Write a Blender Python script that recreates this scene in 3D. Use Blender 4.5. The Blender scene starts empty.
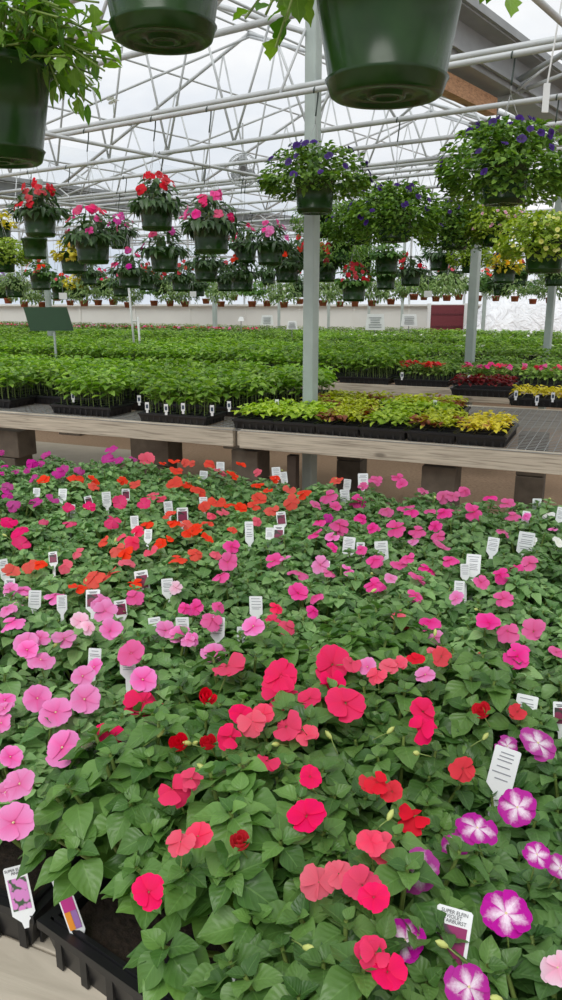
import bpy, math, random
import numpy as np
from mathutils import Vector, Matrix, Quaternion
random.seed(7)
rng = np.random.default_rng(11)
R = math.radians
SC = bpy.context.scene
COL = SC.collection
PITCH = R(14.7); F = 780.0; CZ = 1.6
cp, sp = math.cos(PITCH), math.sin(PITCH)

# ------------------------------------------------------------------ camera maths
def ray(px, py):
    x = (px-281)/F; u = (500-py)/F
    return Vector((x, cp+sp*u, -sp+cp*u))
def at(px, py, z=None, D=None, depth=None, w=None):
    d = ray(px, py)
    if z is not None: k = (z-CZ)/d.z
    elif D is not None: k = D/math.hypot(d.x, d.y)
    elif w is not None: k = w/(d.x*D2.x+d.y*D2.y)
    else: k = depth
    return Vector((0, 0, CZ))+d*k
def proj(p):
    q = Vector(p)-Vector((0, 0, CZ))
    dep = q.y*cp-q.z*sp; up = q.y*sp+q.z*cp
    if dep < .05: return (-9999, -9999, dep)
    return (281+F*q.x/dep, 500-F*up/dep, dep)
AZ = R(54.2)
RR = Vector((math.sin(AZ), -math.cos(AZ), 0))       # building axis: right and nearer
D2 = Vector((math.cos(AZ), math.sin(AZ), 0))        # building axis: away to the right
def bld(s, w, z=0): return RR*s+D2*w+Vector((0, 0, z))
BA = R(66.5)
E1 = Vector((math.sin(BA), -math.cos(BA), 0))       # along the benches, to the right
E2 = Vector((math.cos(BA), math.sin(BA), 0))        # across the benches, away
BROT = math.atan2(E1.y, E1.x)

# ------------------------------------------------------------------ naming helpers
ONES = ['', 'first', 'second', 'third', 'fourth', 'fifth', 'sixth', 'seventh', 'eighth', 'ninth', 'tenth', 'eleventh', 'twelfth',
        'thirteenth', 'fourteenth', 'fifteenth', 'sixteenth', 'seventeenth', 'eighteenth', 'nineteenth']
TENS = {2: ('twentieth', 'twenty'), 3: ('thirtieth', 'thirty'), 4: ('fortieth', 'forty')}
CARD = ['no', 'one', 'two', 'three', 'four', 'five', 'six', 'seven', 'eight', 'nine', 'ten', 'eleven', 'twelve', 'thirteen', 'fourteen', 'fifteen']
def nth(n):
    if n < 20: return ONES[n]
    t, o = divmod(n, 10)
    return TENS[t][0] if o == 0 else TENS[t][1]+'-'+ONES[o]
def card(n): return CARD[n] if n < 16 else 'many'
def tag(o, label=None, cat=None, group=None, kind=None):
    if label: o['label'] = label
    if cat: o['category'] = cat
    if group: o['group'] = group
    if kind: o['kind'] = kind
    return o
def empty(name, loc=(0, 0, 0), rz=0, label=None, cat=None, group=None):
    o = bpy.data.objects.new(name, None); COL.objects.link(o)
    o.location = loc; o.rotation_euler = (0, 0, rz); o.empty_display_size = .05
    return tag(o, label, cat, group)
def inst(name, me, parent=None, M=None, mat=None):
    o = bpy.data.objects.new(name, me); COL.objects.link(o)
    if parent is not None: o.parent = parent
    if M is not None: o.matrix_basis = M
    if mat is not None:
        o.material_slots[0].link = 'OBJECT'; o.material_slots[0].material = mat
    return o

# ------------------------------------------------------------------ materials
def newmat(name):
    m = bpy.data.materials.new(name); m.use_nodes = True
    nt = m.node_tree; b = nt.nodes['Principled BSDF']
    return m, nt, b
def N(nt, t, **kw):
    n = nt.nodes.new(t)
    for k, v in kw.items():
        if k in n.inputs: n.inputs[k].default_value = v
        else: setattr(n, k, v)
    return n
def L(nt, a, b): nt.links.new(a, b)
def mixc(nt, fac, a, b):
    n = nt.nodes.new('ShaderNodeMix'); n.data_type = 'RGBA'
    if isinstance(fac, float): n.inputs[0].default_value = fac
    else: L(nt, fac, n.inputs[0])
    for i, v in ((6, a), (7, b)):
        if isinstance(v, tuple): n.inputs[i].default_value = (*v[:3], 1)
        else: L(nt, v, n.inputs[i])
    return n.outputs[2]
def math_(nt, op, a, b=None, c=None):
    n = nt.nodes.new('ShaderNodeMath'); n.operation = op
    for i, v in enumerate((a, b, c)):
        if v is None: continue
        if isinstance(v, (int, float)): n.inputs[i].default_value = v
        else: L(nt, v, n.inputs[i])
    return n.outputs[0]
def ramp(nt, fac, stops):
    n = nt.nodes.new('ShaderNodeValToRGB')
    while len(n.color_ramp.elements) < len(stops): n.color_ramp.elements.new(.5)
    for e, (p, c) in zip(n.color_ramp.elements, stops):
        e.position = p; e.color = (*c, 1) if len(c) == 3 else c
    L(nt, fac, n.inputs[0]); return n.outputs[0]
def s2l(c):
    return tuple(((v/255)/12.92 if v/255 <= .04045 else ((v/255+.055)/1.055)**2.4) for v in c)
def plain(name, rgb, rough=.5, noise=.0, nscale=20, metal=0, bump=0, spec=.5, dark=None, coords='Object'):
    m, nt, b = newmat(name)
    c = s2l(rgb); b.inputs['Roughness'].default_value = rough; b.inputs['Metallic'].default_value = metal
    b.inputs['Specular IOR Level'].default_value = spec
    if noise or bump:
        tc = N(nt, 'ShaderNodeTexCoord'); nz = N(nt, 'ShaderNodeTexNoise', Scale=nscale, Detail=6.0)
        L(nt, tc.outputs[coords], nz.inputs['Vector'])
        if noise:
            d = s2l(dark) if dark else tuple(v*(1-noise) for v in c)
            f = ramp(nt, nz.outputs[0], [(.3, (0, 0, 0)), (.7, (1, 1, 1))])
            L(nt, mixc(nt, f, d, c), b.inputs['Base Color'])
        else: b.inputs['Base Color'].default_value = (*c, 1)
        if bump:
            bp = N(nt, 'ShaderNodeBump', Strength=bump, Distance=.01)
            L(nt, nz.outputs[0], bp.inputs['Height']); L(nt, bp.outputs[0], b.inputs['Normal'])
    else: b.inputs['Base Color'].default_value = (*c, 1)
    return m
def leafmat(name, a, b_, rough=.42, vein=.35, trans=.28, edge=None, blotch=None):
    m, nt, b = newmat(name)
    a = s2l(a); b_ = s2l(b_)
    at_ = N(nt, 'ShaderNodeAttribute', attribute_name='rnd')
    oi = N(nt, 'ShaderNodeObjectInfo')
    base = mixc(nt, at_.outputs['Fac'], a, b_)
    uv = N(nt, 'ShaderNodeUVMap'); sx = N(nt, 'ShaderNodeSeparateXYZ'); L(nt, uv.outputs[0], sx.inputs[0])
    au = math_(nt, 'ABSOLUTE', math_(nt, 'SUBTRACT', sx.outputs[0], .5))      # 0..0.5 from midrib
    ph = math_(nt, 'SUBTRACT', math_(nt, 'MULTIPLY', sx.outputs[1], 34.0), math_(nt, 'MULTIPLY', au, 26.0))
    sn = math_(nt, 'SINE', ph)
    v1 = math_(nt, 'MULTIPLY', math_(nt, 'GREATER_THAN', sn, .95), vein*.3)
    v2 = math_(nt, 'MULTIPLY', math_(nt, 'LESS_THAN', au, .022), vein)
    vv = math_(nt, 'MAXIMUM', v1, v2)
    lite = tuple(min(1, v*1.6+.03) for v in b_)
    c1 = mixc(nt, vv, base, lite)
    if blotch:
        tc = N(nt, 'ShaderNodeTexCoord'); nz = N(nt, 'ShaderNodeTexNoise', Scale=blotch[1], Detail=2.0)
        L(nt, tc.outputs['Object'], nz.inputs['Vector'])
        f = ramp(nt, nz.outputs[0], [(blotch[2], (0, 0, 0)), (blotch[2]+.08, (1, 1, 1))])
        c1 = mixc(nt, f, c1, s2l(blotch[0]))
    if edge:
        f = math_(nt, 'GREATER_THAN', au, .36)
        c1 = mixc(nt, math_(nt, 'MULTIPLY', f, .8), c1, s2l(edge))
    hs = N(nt, 'ShaderNodeHueSaturation'); L(nt, c1, hs.inputs['Color'])
    L(nt, math_(nt, 'MULTIPLY_ADD', oi.outputs['Random'], .34, .84), hs.inputs['Value'])
    L(nt, hs.outputs[0], b.inputs['Base Color'])
    b.inputs['Roughness'].default_value = rough; b.inputs['Specular IOR Level'].default_value = .4
    bp = N(nt, 'ShaderNodeBump', Strength=.18, Distance=.001)
    L(nt, sn, bp.inputs['Height']); L(nt, bp.outputs[0], b.inputs['Normal'])
    tr = N(nt, 'ShaderNodeBsdfTranslucent')
    tl = N(nt, 'ShaderNodeHueSaturation', Saturation=1.15, Value=1.5); L(nt, hs.outputs[0], tl.inputs['Color']); L(nt, tl.outputs[0], tr.inputs['Color'])
    mx = N(nt, 'ShaderNodeMixShader', Fac=trans)
    L(nt, b.outputs[0], mx.inputs[1]); L(nt, tr.outputs[0], mx.inputs[2])
    L(nt, mx.outputs[0], nt.nodes['Material Output'].inputs['Surface'])
    return m
def petalmat(name, rim, mid=None, star=None, throat=None):
    m, nt, b = newmat(name)
    uv = N(nt, 'ShaderNodeUVMap'); sx = N(nt, 'ShaderNodeSeparateXYZ'); L(nt, uv.outputs[0], sx.inputs[0])
    au = math_(nt, 'ABSOLUTE', math_(nt, 'SUBTRACT', sx.outputs[0], .5))
    mid = mid or rim
    c = ramp(nt, sx.outputs[1], [(0, s2l(throat or mid)), (.16, s2l(mid)), (.9, s2l(rim))])
    if star:
        tc = N(nt, 'ShaderNodeTexCoord'); nz = N(nt, 'ShaderNodeTexNoise', Scale=9.0, Detail=3.0)
        L(nt, tc.outputs['Object'], nz.inputs['Vector'])
        e = math_(nt, 'ADD', math_(nt, 'MULTIPLY', au, 1.5), math_(nt, 'MULTIPLY', sx.outputs[1], .95))
        e = math_(nt, 'ADD', e, math_(nt, 'MULTIPLY', math_(nt, 'SUBTRACT', nz.outputs[0], .5), .5))
        f = ramp(nt, e, [(.38, (1, 1, 1)), (.95, (0, 0, 0))])
        c = mixc(nt, f, c, s2l(star))
    sn = math_(nt, 'SINE', math_(nt, 'MULTIPLY', au, 50.0))
    vf = math_(nt, 'MULTIPLY', math_(nt, 'GREATER_THAN', sn, .8), .10)
    c = mixc(nt, vf, c, tuple(v*.7 for v in s2l(rim)))
    oi = N(nt, 'ShaderNodeObjectInfo'); hs = N(nt, 'ShaderNodeHueSaturation'); L(nt, c, hs.inputs['Color'])
    L(nt, math_(nt, 'MULTIPLY_ADD', oi.outputs['Random'], .22, .9), hs.inputs['Value'])
    L(nt, math_(nt, 'MULTIPLY_ADD', oi.outputs['Random'], .16, .9), hs.inputs['Saturation'])
    L(nt, hs.outputs[0], b.inputs['Base Color'])
    b.inputs['Roughness'].default_value = .6; b.inputs['Specular IOR Level'].default_value = .25
    tr = N(nt, 'ShaderNodeBsdfTranslucent'); L(nt, hs.outputs[0], tr.inputs['Color'])
    mx = N(nt, 'ShaderNodeMixShader', Fac=.3)
    L(nt, b.outputs[0], mx.inputs[1]); L(nt, tr.outputs[0], mx.inputs[2])
    L(nt, mx.outputs[0], nt.nodes['Material Output'].inputs['Surface'])
    return m
def woodmat(name, a, b_, scale=1.0):
    m, nt, b = newmat(name)
    tc = N(nt, 'ShaderNodeTexCoord'); mp = N(nt, 'ShaderNodeMapping'); mp.inputs['Scale'].default_value = (1.2*scale, 9*scale, 26*scale)
    L(nt, tc.outputs['Object'], mp.inputs[0])
    nz = N(nt, 'ShaderNodeTexNoise', Scale=3.0, Detail=8.0, Distortion=.6); L(nt, mp.outputs[0], nz.inputs['Vector'])
    n2 = N(nt, 'ShaderNodeTexNoise', Scale=2.2, Detail=4.0); L(nt, tc.outputs['Object'], n2.inputs['Vector'])
    c = ramp(nt, nz.outputs[0], [(.25, s2l(a)), (.5, s2l(b_)), (.75, tuple(min(1, v*1.25) for v in s2l(b_)))])
    vo = N(nt, 'ShaderNodeTexVoronoi', Scale=2.3); 
    mp2 = N(nt, 'ShaderNodeMapping'); mp2.inputs['Scale'].default_value = (1, 1, 2.5); L(nt, tc.outputs['Object'], mp2.inputs[0]); L(nt, mp2.outputs[0], vo.inputs['Vector'])
    kn = ramp(nt, vo.outputs['Distance'], [(.05, (1, 1, 1)), (.11, (0, 0, 0))])
    c = mixc(nt, math_(nt, 'MULTIPLY', kn, .7), c, tuple(v*.5 for v in s2l(a)))
    c = mixc(nt, math_(nt, 'MULTIPLY', n2.outputs[0], .35), c, s2l(a))
    L(nt, c, b.inputs['Base Color']); b.inputs['Roughness'].default_value = .85
    bp = N(nt, 'ShaderNodeBump', Strength=.5, Distance=.004); L(nt, nz.outputs[0], bp.inputs['Height']); L(nt, bp.outputs[0], b.inputs['Normal'])
    return m

LEAF = {
 'impatiens': leafmat('impatiens_leaf', (62, 100, 44), (112, 150, 76), rough=.36, vein=.22),
 'bed': leafmat('bed_leaf', (76, 116, 60), (144, 180, 114), rough=.36, vein=.2),
 'violet': leafmat('violet_bed_leaf', (60, 98, 48), (112, 150, 84), rough=.38, vein=.22),
 'guinea': leafmat('dark_basket_leaf', (38, 62, 34), (84, 112, 66), rough=.35, vein=.35),
 'petunia': leafmat('petunia_leaf', (62, 98, 38), (126, 160, 66), rough=.5, vein=.1),
 'lime': leafmat('lime_leaf', (118, 146, 50), (172, 192, 78), rough=.5, vein=.1),
 'trail': leafmat('trailing_leaf', (78, 122, 46), (136, 174, 70), rough=.5, vein=.25, trans=.4),
 'seedling': leafmat('seedling_leaf', (92, 134, 46), (160, 194, 88), rough=.38, vein=.2, trans=.35),
 'seedling_dark': leafmat('far_seedling_leaf', (86, 124, 50), (148, 178, 88), rough=.5, vein=.1),
 'moss': leafmat('fine_leaf', (88, 118, 46), (134, 158, 68), rough=.6, vein=0),
 'coleus': leafmat('coleus_leaf', (140, 152, 36), (190, 198, 66), rough=.5, vein=.3, blotch=((128, 72, 48), 7.0, .56)),
 'coleus_green': leafmat('green_coleus_leaf', (132, 168, 44), (180, 204, 72), rough=.5, vein=.3),
 'gold': leafmat('gold_leaf', (176, 166, 40), (220, 206, 72), rough=.5, vein=.2, blotch=((150, 90, 50), 9.0, .62)),
 'burgundy': leafmat('burgundy_leaf', (86, 22, 26), (142, 34, 36), rough=.45, vein=.15),
 'spider': leafmat('spider_leaf', (96, 126, 66), (152, 174, 112), rough=.5, vein=.3),
}
PET = {
 'M': petalmat('magenta_petal', (190, 28, 140), (200, 50, 150)),
 'R': petalmat('rose_petal', (222, 42, 106), (228, 60, 120)),
 'O': petalmat('orange_petal', (240, 68, 34), (232, 50, 26)),
 'C': petalmat('coral_petal', (242, 82, 112), (236, 60, 96)),
 'L': petalmat('light_pink_petal', (244, 142, 206), (236, 96, 170), throat=(210, 40, 110)),
 'W': petalmat('pale_pink_petal', (246, 206, 224), (246, 170, 200)),
 'P': petalmat('pink_petal', (238, 88, 164), (226, 60, 138), throat=(200, 20, 80)),
 'D': petalmat('deep_rose_petal', (238, 26, 98), (226, 16, 84), throat=(170, 5, 40)),
 'X': petalmat('red_petal', (226, 22, 50), (210, 14, 40), throat=(150, 5, 20)),
 'V': petalmat('violet_star_petal', (182, 26, 152), (186, 40, 156), star=(244, 226, 240)),
 'H': petalmat('white_petal', (244, 244, 240), (240, 240, 226)),
 'purple': petalmat('purple_petal', (70, 38, 126), (52, 22, 92), throat=(30, 10, 50)),
 'yellow': petalmat('pale_yellow_petal', (232, 232, 150), (236, 232, 120), throat=(120, 96, 20)),
 'gold': petalmat('gold_petal', (244, 190, 30), (240, 170, 20)),
 'shell': petalmat('shell_pink_petal', (232, 190, 204), (214, 140, 170), throat=(130, 30, 80)),
 'red': petalmat('basket_red_petal', (214, 28, 44), (196, 20, 38)),
 'lilac': petalmat('lilac_petal', (178, 140, 206), (160, 120, 196)),
}
M_STEM = plain('stem', (120, 140, 70), .5)
M_BUD = plain('bud', (186, 196, 110), .5)
M_CENTRE = plain('flower_centre', (214, 200, 150), .6)
M_BLACK = plain('black_plastic', (30, 30, 32), .38, noise=.3, nscale=8)
M_SOIL = plain('soil', (52, 40, 30), .95, noise=.6, nscale=90, bump=.8)
M_POT = plain('green_pot', (34, 66, 22), .26, noise=.5, nscale=14, spec=.32)
M_TERRA = plain('terracotta', (176, 92, 62), .7, noise=.2)
M_WIRE = plain('galvanised_wire', (150, 152, 150), .5, metal=.3)
M_HOOK = plain('dark_hook', (44, 58, 50), .5)
M_PIPE = plain('galvanised_pipe', (196, 200, 200), .45, noise=.2, nscale=5)
M_POST = plain('post_steel', (172, 184, 178), .4, noise=.2, nscale=6)
M_GUT = plain('gutter_metal', (156, 160, 162), .5, noise=.25, nscale=3)
M_WOOD = woodmat('weathered_wood', (122, 112, 98), (192, 182, 164))
M_PLANK = woodmat('pale_plank', (168, 158, 140), (196, 186, 168))
M_BROWN = woodmat('brown_beam_wood', (150, 108, 78), (200, 156, 120))
M_BLOCK = plain('concrete_block', (100, 90, 78), .95, noise=.35, nscale=12, bump=.5)
M_TAGW = plain('tag_plastic', (226, 228, 228), .45)
M_INK = plain('tag_ink', (70, 70, 76), .6)
M_FADE = plain('tag_small_print', (140, 142, 148), .6)
M_WHITE = plain('white_paint', (222, 224, 222), .5)

# ------------------------------------------------------------------ mesh builder
class MB:
    def __init__(s): s.v = []; s.f = []; s.m = []; s.uv = []; s.r = []; s.n = 0; s.mats = []
    def mi(s, mat):
        if mat not in s.mats: s.mats.append(mat)
        return s.mats.index(mat)
    def add(s, V, Fc, mat=0, uv=None, rnd=0.0):
        V = np.asarray(V, float).reshape(-1, 3)
        s.v.append(V); n = len(V)
        s.uv.append(np.asarray(uv, float) if uv is not None else np.zeros((n, 2)))
        s.r.append(np.full(n, rnd))
        for f in Fc: s.f.append(tuple(i+s.n for i in f)); s.m.append(mat)
        s.n += n
    def box(s, c, size, mat=0, rz=0, taper=1.0):
        x, y, z = (a/2 for a in size); V = []
        for dz, k in ((-z, taper), (z, 1)):
            for dx, dy in ((-x, -y), (x, -y), (x, y), (-x, y)):
                X, Y = dx*k, dy*k
                V.append((c[0]+X*math.cos(rz)-Y*math.sin(rz), c[1]+X*math.sin(rz)+Y*math.cos(rz), c[2]+dz))
        s.add(V, [(3, 2, 1, 0), (4, 5, 6, 7), (0, 1, 5, 4), (1, 2, 6, 5), (2, 3, 7, 6), (3, 0, 4, 7)], mat)
    def tube(s, pts, r, mat=0, seg=8, cap=True):
        pts = [Vector(p) for p in pts]; n = len(pts)
        rs = r if isinstance(r, (list, tuple)) else [r]*n
        V = []; Fc = []; prev = None
        for i, p in enumerate(pts):
            t = (pts[min(i+1, n-1)]-pts[max(i-1, 0)]).normalized()
            a = prev if prev is not None else (Vector((0, 0, 1)) if abs(t.z) < .9 else Vector((1, 0, 0)))
            u = (a-t*a.dot(t))
            if u.length < 1e-5: u = t.orthogonal()
            u.normalize(); w = t.cross(u); prev = u
            for k in range(seg):
                q = 2*math.pi*k/seg
                V.append(p+(u*math.cos(q)+w*math.sin(q))*rs[i])
        for i in range(n-1):
            for k in range(seg):
                a = i*seg+k; b = i*seg+(k+1) % seg
                Fc.append((a, b, b+seg, a+seg))
        if cap: Fc.append(tuple(range(seg))[::-1]); Fc.append(tuple(range((n-1)*seg, n*seg)))
        s.add([tuple(v) for v in V], Fc, mat)
    def lathe(s, prof, mat=0, seg=32, c=(0, 0, 0)):
        V = []; Fc = []
        for (r, z) in prof:
            for k in range(seg):
                q = 2*math.pi*k/seg; V.append((c[0]+r*math.cos(q), c[1]+r*math.sin(q), c[2]+z))
        for i in range(len(prof)-1):
            for k in range(seg):
                a = i*seg+k; b = i*seg+(k+1) % seg; Fc.append((a, b, b+seg, a+seg))
        s.add(V, Fc, mat)
    def mesh(s, name, mats, smooth=True):
        me = bpy.data.meshes.new(name)
        V = np.concatenate(s.v) if s.v else np.zeros((0, 3))
        me.from_pydata(V.tolist(), [], s.f)
        for m in mats: me.materials.append(m)
        me.polygons.foreach_set('material_index', s.m)
        me.polygons.foreach_set('use_smooth', [smooth]*len(s.f))
        UV = np.concatenate(s.uv); li = np.zeros(len(me.loops), dtype=np.int32); me.loops.foreach_get('vertex_index', li)
        ul = me.uv_layers.new(name='UVMap'); ul.data.foreach_set('uv', UV[li].ravel())
        a = me.attributes.new('rnd', 'FLOAT', 'POINT'); a.data.foreach_set('value', np.concatenate(s.r))
        me.update(); return me
    def build(s, name, mats, parent=None, smooth=False, M=None):
        if not isinstance(mats, (list, tuple)): mats = [mats]
        return inst(name, s.mesh(name, mats, smooth), parent, M)
def bevel(o, w=.003, seg=2):
    b = o.modifiers.new('bevel', 'BEVEL'); b.width = w; b.segments = seg; b.limit_method = 'ANGLE'; return o

# ------------------------------------------------------------------ leaf / petal templates
def leaf_tpl(cols=4, rows=7, width=.36, fold=.18, curl=.35, peak=.42, wave=.0, lobes=0):
    V = []; UV = []; Fc = []
    for j in range(rows+1):
        t = j/rows
        if t < peak: w = math.sin(math.pi/2*(t/peak))**.75
        else:
            q = (t-peak)/(1-peak); w = (math.cos(math.pi/2*q))**.85*(1-.15*q)
        w = max(w, .02)*width
        if lobes: w *= 1+.22*math.sin(lobes*math.pi*2*t)
        for i in range(cols+1):
            s = 2*i/cols-1
            z = abs(s)*w*fold*2.2-curl*t*t*.6+wave*math.sin(t*11+s*2)*abs(s)*.05
            V.append((s*w, t*(1-.05*curl), z)); UV.append((.5+s/2, t))
    for j in range(rows):
        for i in range(cols):
            a = j*(cols+1)+i; Fc.append((a, a+1, a+cols+2, a+cols+1))
    return np.array(V), Fc, np.array(UV)
T_BIG = [leaf_tpl(4, 8, .41, f, c, .34, w) for f, c, w in ((.15, .25, .6), (.22, .45, .8), (.1, .6, .7), (.25, .15, .9))]
T_MID = [leaf_tpl(2, 5, .36, f, c, .4) for f, c in ((.2, .3), (.12, .55), (.25, .1))]
T_LANCE = [leaf_tpl(2, 5, .2, f, c, .42) for f, c in ((.2, .6), (.2, .9), (.1, .3))]
T_LOW = [leaf_tpl(2, 3, .34, f, c, .4) for f, c in ((.2, .3), (.15, .6))]
T_LOBE = [leaf_tpl(4, 12, .34, f, c, .45, .5, lobes=3) for f, c in ((.15, .3), (.1, .6))]
T_STRAP = [leaf_tpl(1, 6, .05, .2, c, .3) for c in (1.0, 1.5, .6)]
def frame(d, up):
    y = Vector(d).normalized(); z = Vector(up)-y*Vector(up).dot(y)
    if z.length < 1e-4: z = y.orthogonal()
    z.normalize(); x = y.cross(z)
    return np.array([x, y, z])            # rows: local axes
def put_leaf(mb, tpl, p, d, up, size, mat=0, rnd=None):
    V, Fc, UV = tpl
    A = frame(d, up)
    W = (V*size) @ A + np.array(p)
    mb.add(W, Fc, mat, UV, random.random() if rnd is None else rnd)

def petal_grid(nt_=5, ns=4, wid=.54, cup=.05, notch=.16, rnd=.3, seed=0):
    rs = random.Random(seed); V = []; UV = []; Fc = []
    k1, k2 = rs.uniform(-1, 1), rs.uniform(-1, 1)
    for j in range(nt_+1):
        t = .04+.96*j/nt_
        w = wid*(math.sin(math.pi/2*min(1, t*1.25))**.9)*(1-.18*max(0, t-.75)*4*.5)
        for i in range(ns+1):
            s = 2*i/ns-1
            y = t*(1-rnd*s*s*t*t-notch*math.exp(-(s/.3)**2)*t**6)
            z = cup*t*t*2-.05*t*t*t*2+.05*math.sin(s*3+k1*3)*t+.04*k2*s*t
            V.append((s*w, y, z)); UV.append((.5+s/2, t))
    for j in range(nt_):
        for i in range(ns):
            a = j*(ns+1)+i; Fc.append((a, a+1, a+ns+2, a+ns+1))
    return np.array(V), Fc, np.array(UV)
def rotz(a): c, s = math.cos(a), math.sin(a); return np.array([[c, s, 0], [-s, c, 0], [0, 0, 1]])
def rotx(a): c, s = math.cos(a), math.sin(a); return np.array([[1, 0, 0], [0, c, s], [0, -s, c]])
def flower_mesh(name, seed, fine=True, droop=0.0, stalk=True, petals=5, wid=.6, cup=.04, notch=.12, mats=None, wild=.28):
    """open bloom, radius 1, facing +Z, with its stalk behind"""
    rs = random.Random(seed); mb = MB()
    for k in range(petals):
        V, Fc, UV = petal_grid(7 if fine else 2, 6 if fine else 2, wid=wid*rs.uniform(.84, 1.1), cup=cup, notch=notch, seed=seed*9+k)
        V = V*rs.uniform(.82, 1.1)
        V = V @ rotx(rs.uniform(-wild, wild)-droop*(.5+.5*math.cos(2*math.pi*k/petals)))
        V = V @ rotz(2*math.pi*k/petals+rs.uniform(-.12, .12))
        V[:, 2] += .05*(k % 3)
        mb.add(V, Fc, 0, UV, rs.random())
    if stalk:
        mb.tube([(0, 0, -.02), (0, -.15, -.5), (.05, -.5, -1.0), (.05, -.8, -1.5)], .045, 1, 5)
    return mb.mesh(name, mats or [PET['P'], M_STEM])
def rosebud_mesh(name, seed, open_=.5):
    rs = random.Random(seed); mb = MB()
    for k in range(9):
        ring = k//3; r0 = .22+.2*ring
        V, Fc, UV = petal_grid(5, 4, wid=.6, notch=.05, seed=seed*5+k)
        V = V.copy(); t = V[:, 1].copy(); s = V[:, 0].copy()
        ang = s/(r0+.2)*1.15
        lean = t*(.08+.22*ring*open_)+.18*math.sqrt(ring+.2)*np.sin(np.clip(t, 0, 1)*2.4)
        rad = r0*.35+lean
        W = np.stack([rad*np.sin(ang), rad*np.cos(ang), t*(1.15-.12*ring)], 1) @ rotz(k*2.2+rs.uniform(-.2, .2))
        W[:, 2] -= .5
        mb.add(W, Fc, 0, UV, rs.random())
    mb.tube([(0, 0, -.4), (0, -.1, -.9), (.05, -.4, -1.6)], .06, 1, 5)
    mb.lathe([(0.02, -.62), (.22, -.5), (.26, -.3)], 1, 8)
    return mb.mesh(name, [PET['X'], M_STEM])
FL_FINE = [flower_mesh('flower', k, True, droop=.0) for k in range(4)]
FL_DROOP = [flower_mesh('flower', 20+k, True, droop=(.75, -.5, .5, .2)[k], wild=.6, wid=.6) for k in range(4)]
FL_MID = [flower_mesh('flower', 40+k, True, droop=random.uniform(-.2, .7), stalk=False, wild=.45, wid=.5) for k in range(7)]
FL_FAR = [flower_mesh('flower', 60+k, False, stalk=False, wild=.4) for k in range(4)]
FL_TRUMP = [flower_mesh('flower', 80+k, False, stalk=False, wid=.75, cup=.12, notch=.02) for k in range(3)]
FL_DAISY = [flower_mesh('flower', 90+k, True, stalk=True, petals=8, wid=.28, notch=.02) for k in range(2)]
FL_BUD = [rosebud_mesh('rosebud', k, o) for k, o in ((1, .25), (2, .6))]
mbc = MB()
for k in range(5): mbc.add((petal_grid(2, 2, wid=.4)[0]*.07) @ rotz(k*1.257)+np.array([0, 0, .1]), petal_grid(2, 2)[1], 0)
mbc.lathe([(.001, .14), (.028, .12), (.035, .04)], 0, 8)
ME_CENTRE = mbc.mesh('flower_centre', [M_CENTRE])
mbb = MB(); mbb.lathe([(.001, -.5), (.16, -.35), (.26, 0), (.2, .35), (.001, .62)], 0, 8); mbb.tube([(0, 0, -.4), (.3, 0, -1), (.6, 0, -1.9)], .06, 1, 5)
ME_BUD = mbb.mesh('bud', [M_BUD, M_STEM])
def basis(p, n, size, spin=0):
    n = Vector(n).normalized(); q = n.to_track_quat('Z', 'Y')
    return Matrix.Translation(p) @ (q @ Quaternion((0, 0, 1), spin)).to_matrix().to_4x4() @ Matrix.Scale(size, 4)

# ------------------------------------------------------------------ plants
def make_plant(h, rad, nst, ll, tpls, seed, low=5, tuck=1.0):
    """bushy bedding plant: branching stems, each ending in a whorl of leaves"""
    random.seed(seed); fo = MB(); st = MB()
    for i in range(nst):
        a = i*2.39996+random.uniform(-.3, .3); rr = rad*math.sqrt((i+.4)/nst)*random.uniform(.85, 1.1)
        z = h*(1-.30*(rr/rad)**2)*random.uniform(.84, 1.02)
        tip = Vector((rr*math.cos(a), rr*math.sin(a), z))
        out = Vector((math.cos(a), math.sin(a), 0))
        mid = Vector((rr*.45*math.cos(a), rr*.45*math.sin(a), z*.5))
        st.tube([(out.x*.01, out.y*.01, 0), mid, tip], [.0042, .0034, .0022], 0, 5, cap=False)
        lean = (Vector((0, 0, 1))+out*(rr/rad)*.7).normalized()
        nl = random.randint(6, 8)
        b0 = random.uniform(0, 6.28)
        for k in range(nl):
            q = b0+k*2.39996; inner = k/(nl-1)            # 0 = outermost (largest)
            el = .02+.9*inner**1.5-random.uniform(0, .3)
            side = Quaternion(lean, q) @ lean.orthogonal().normalized()
            d = side*math.cos(el)+lean*math.sin(el)
            sz = ll*(1.0-.6*inner)*random.uniform(.85, 1.12)
            base = tip+side*ll*.16*(1-inner)-lean*(.012*(1-inner))
            put_leaf(fo, random.choice(tpls), base, d, lean+Vector((0, 0, .6))+Vector((random.uniform(-.3, .3), random.uniform(-.3, .3), 0)), sz)
        for k in range(low):
            f = random.uniform(.3, .85); p = mid.lerp(tip, f) if f > .3 else mid
            q = random.uniform(0, 6.28); d = Vector((math.cos(q), math.sin(q), random.uniform(-.3, .25)))+out*.5
            put_leaf(fo, random.choice(tpls), p+d*ll*.3, d, (random.uniform(-.25, .25), random.uniform(-.25, .25), 1), ll*random.uniform(.7, 1.05))
    return fo, st
PLANTS = {}
def plant_variants(key, n, mat, **kw):
    PLANTS[key] = []
    for i in range(n):
        fo, st = make_plant(seed=hash_(key)+i*17, **kw)
        PLANTS[key].append((fo.mesh('foliage', [mat]), st.mesh('stem', [M_STEM])))
def hash_(s): return sum(ord(c)*(i+3) for i, c in enumerate(s))
plant_variants('rose', 6, LEAF['impatiens'], h=.25, rad=.14, nst=25, ll=.045, tpls=T_BIG, low=8)
plant_variants('bed', 8, LEAF['bed'], h=.205, rad=.125, nst=24, ll=.038, tpls=T_BIG, low=4)
plant_variants('violet', 5, LEAF['violet'], h=.19, rad=.12, nst=18, ll=.044, tpls=T_BIG, low=4)

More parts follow.
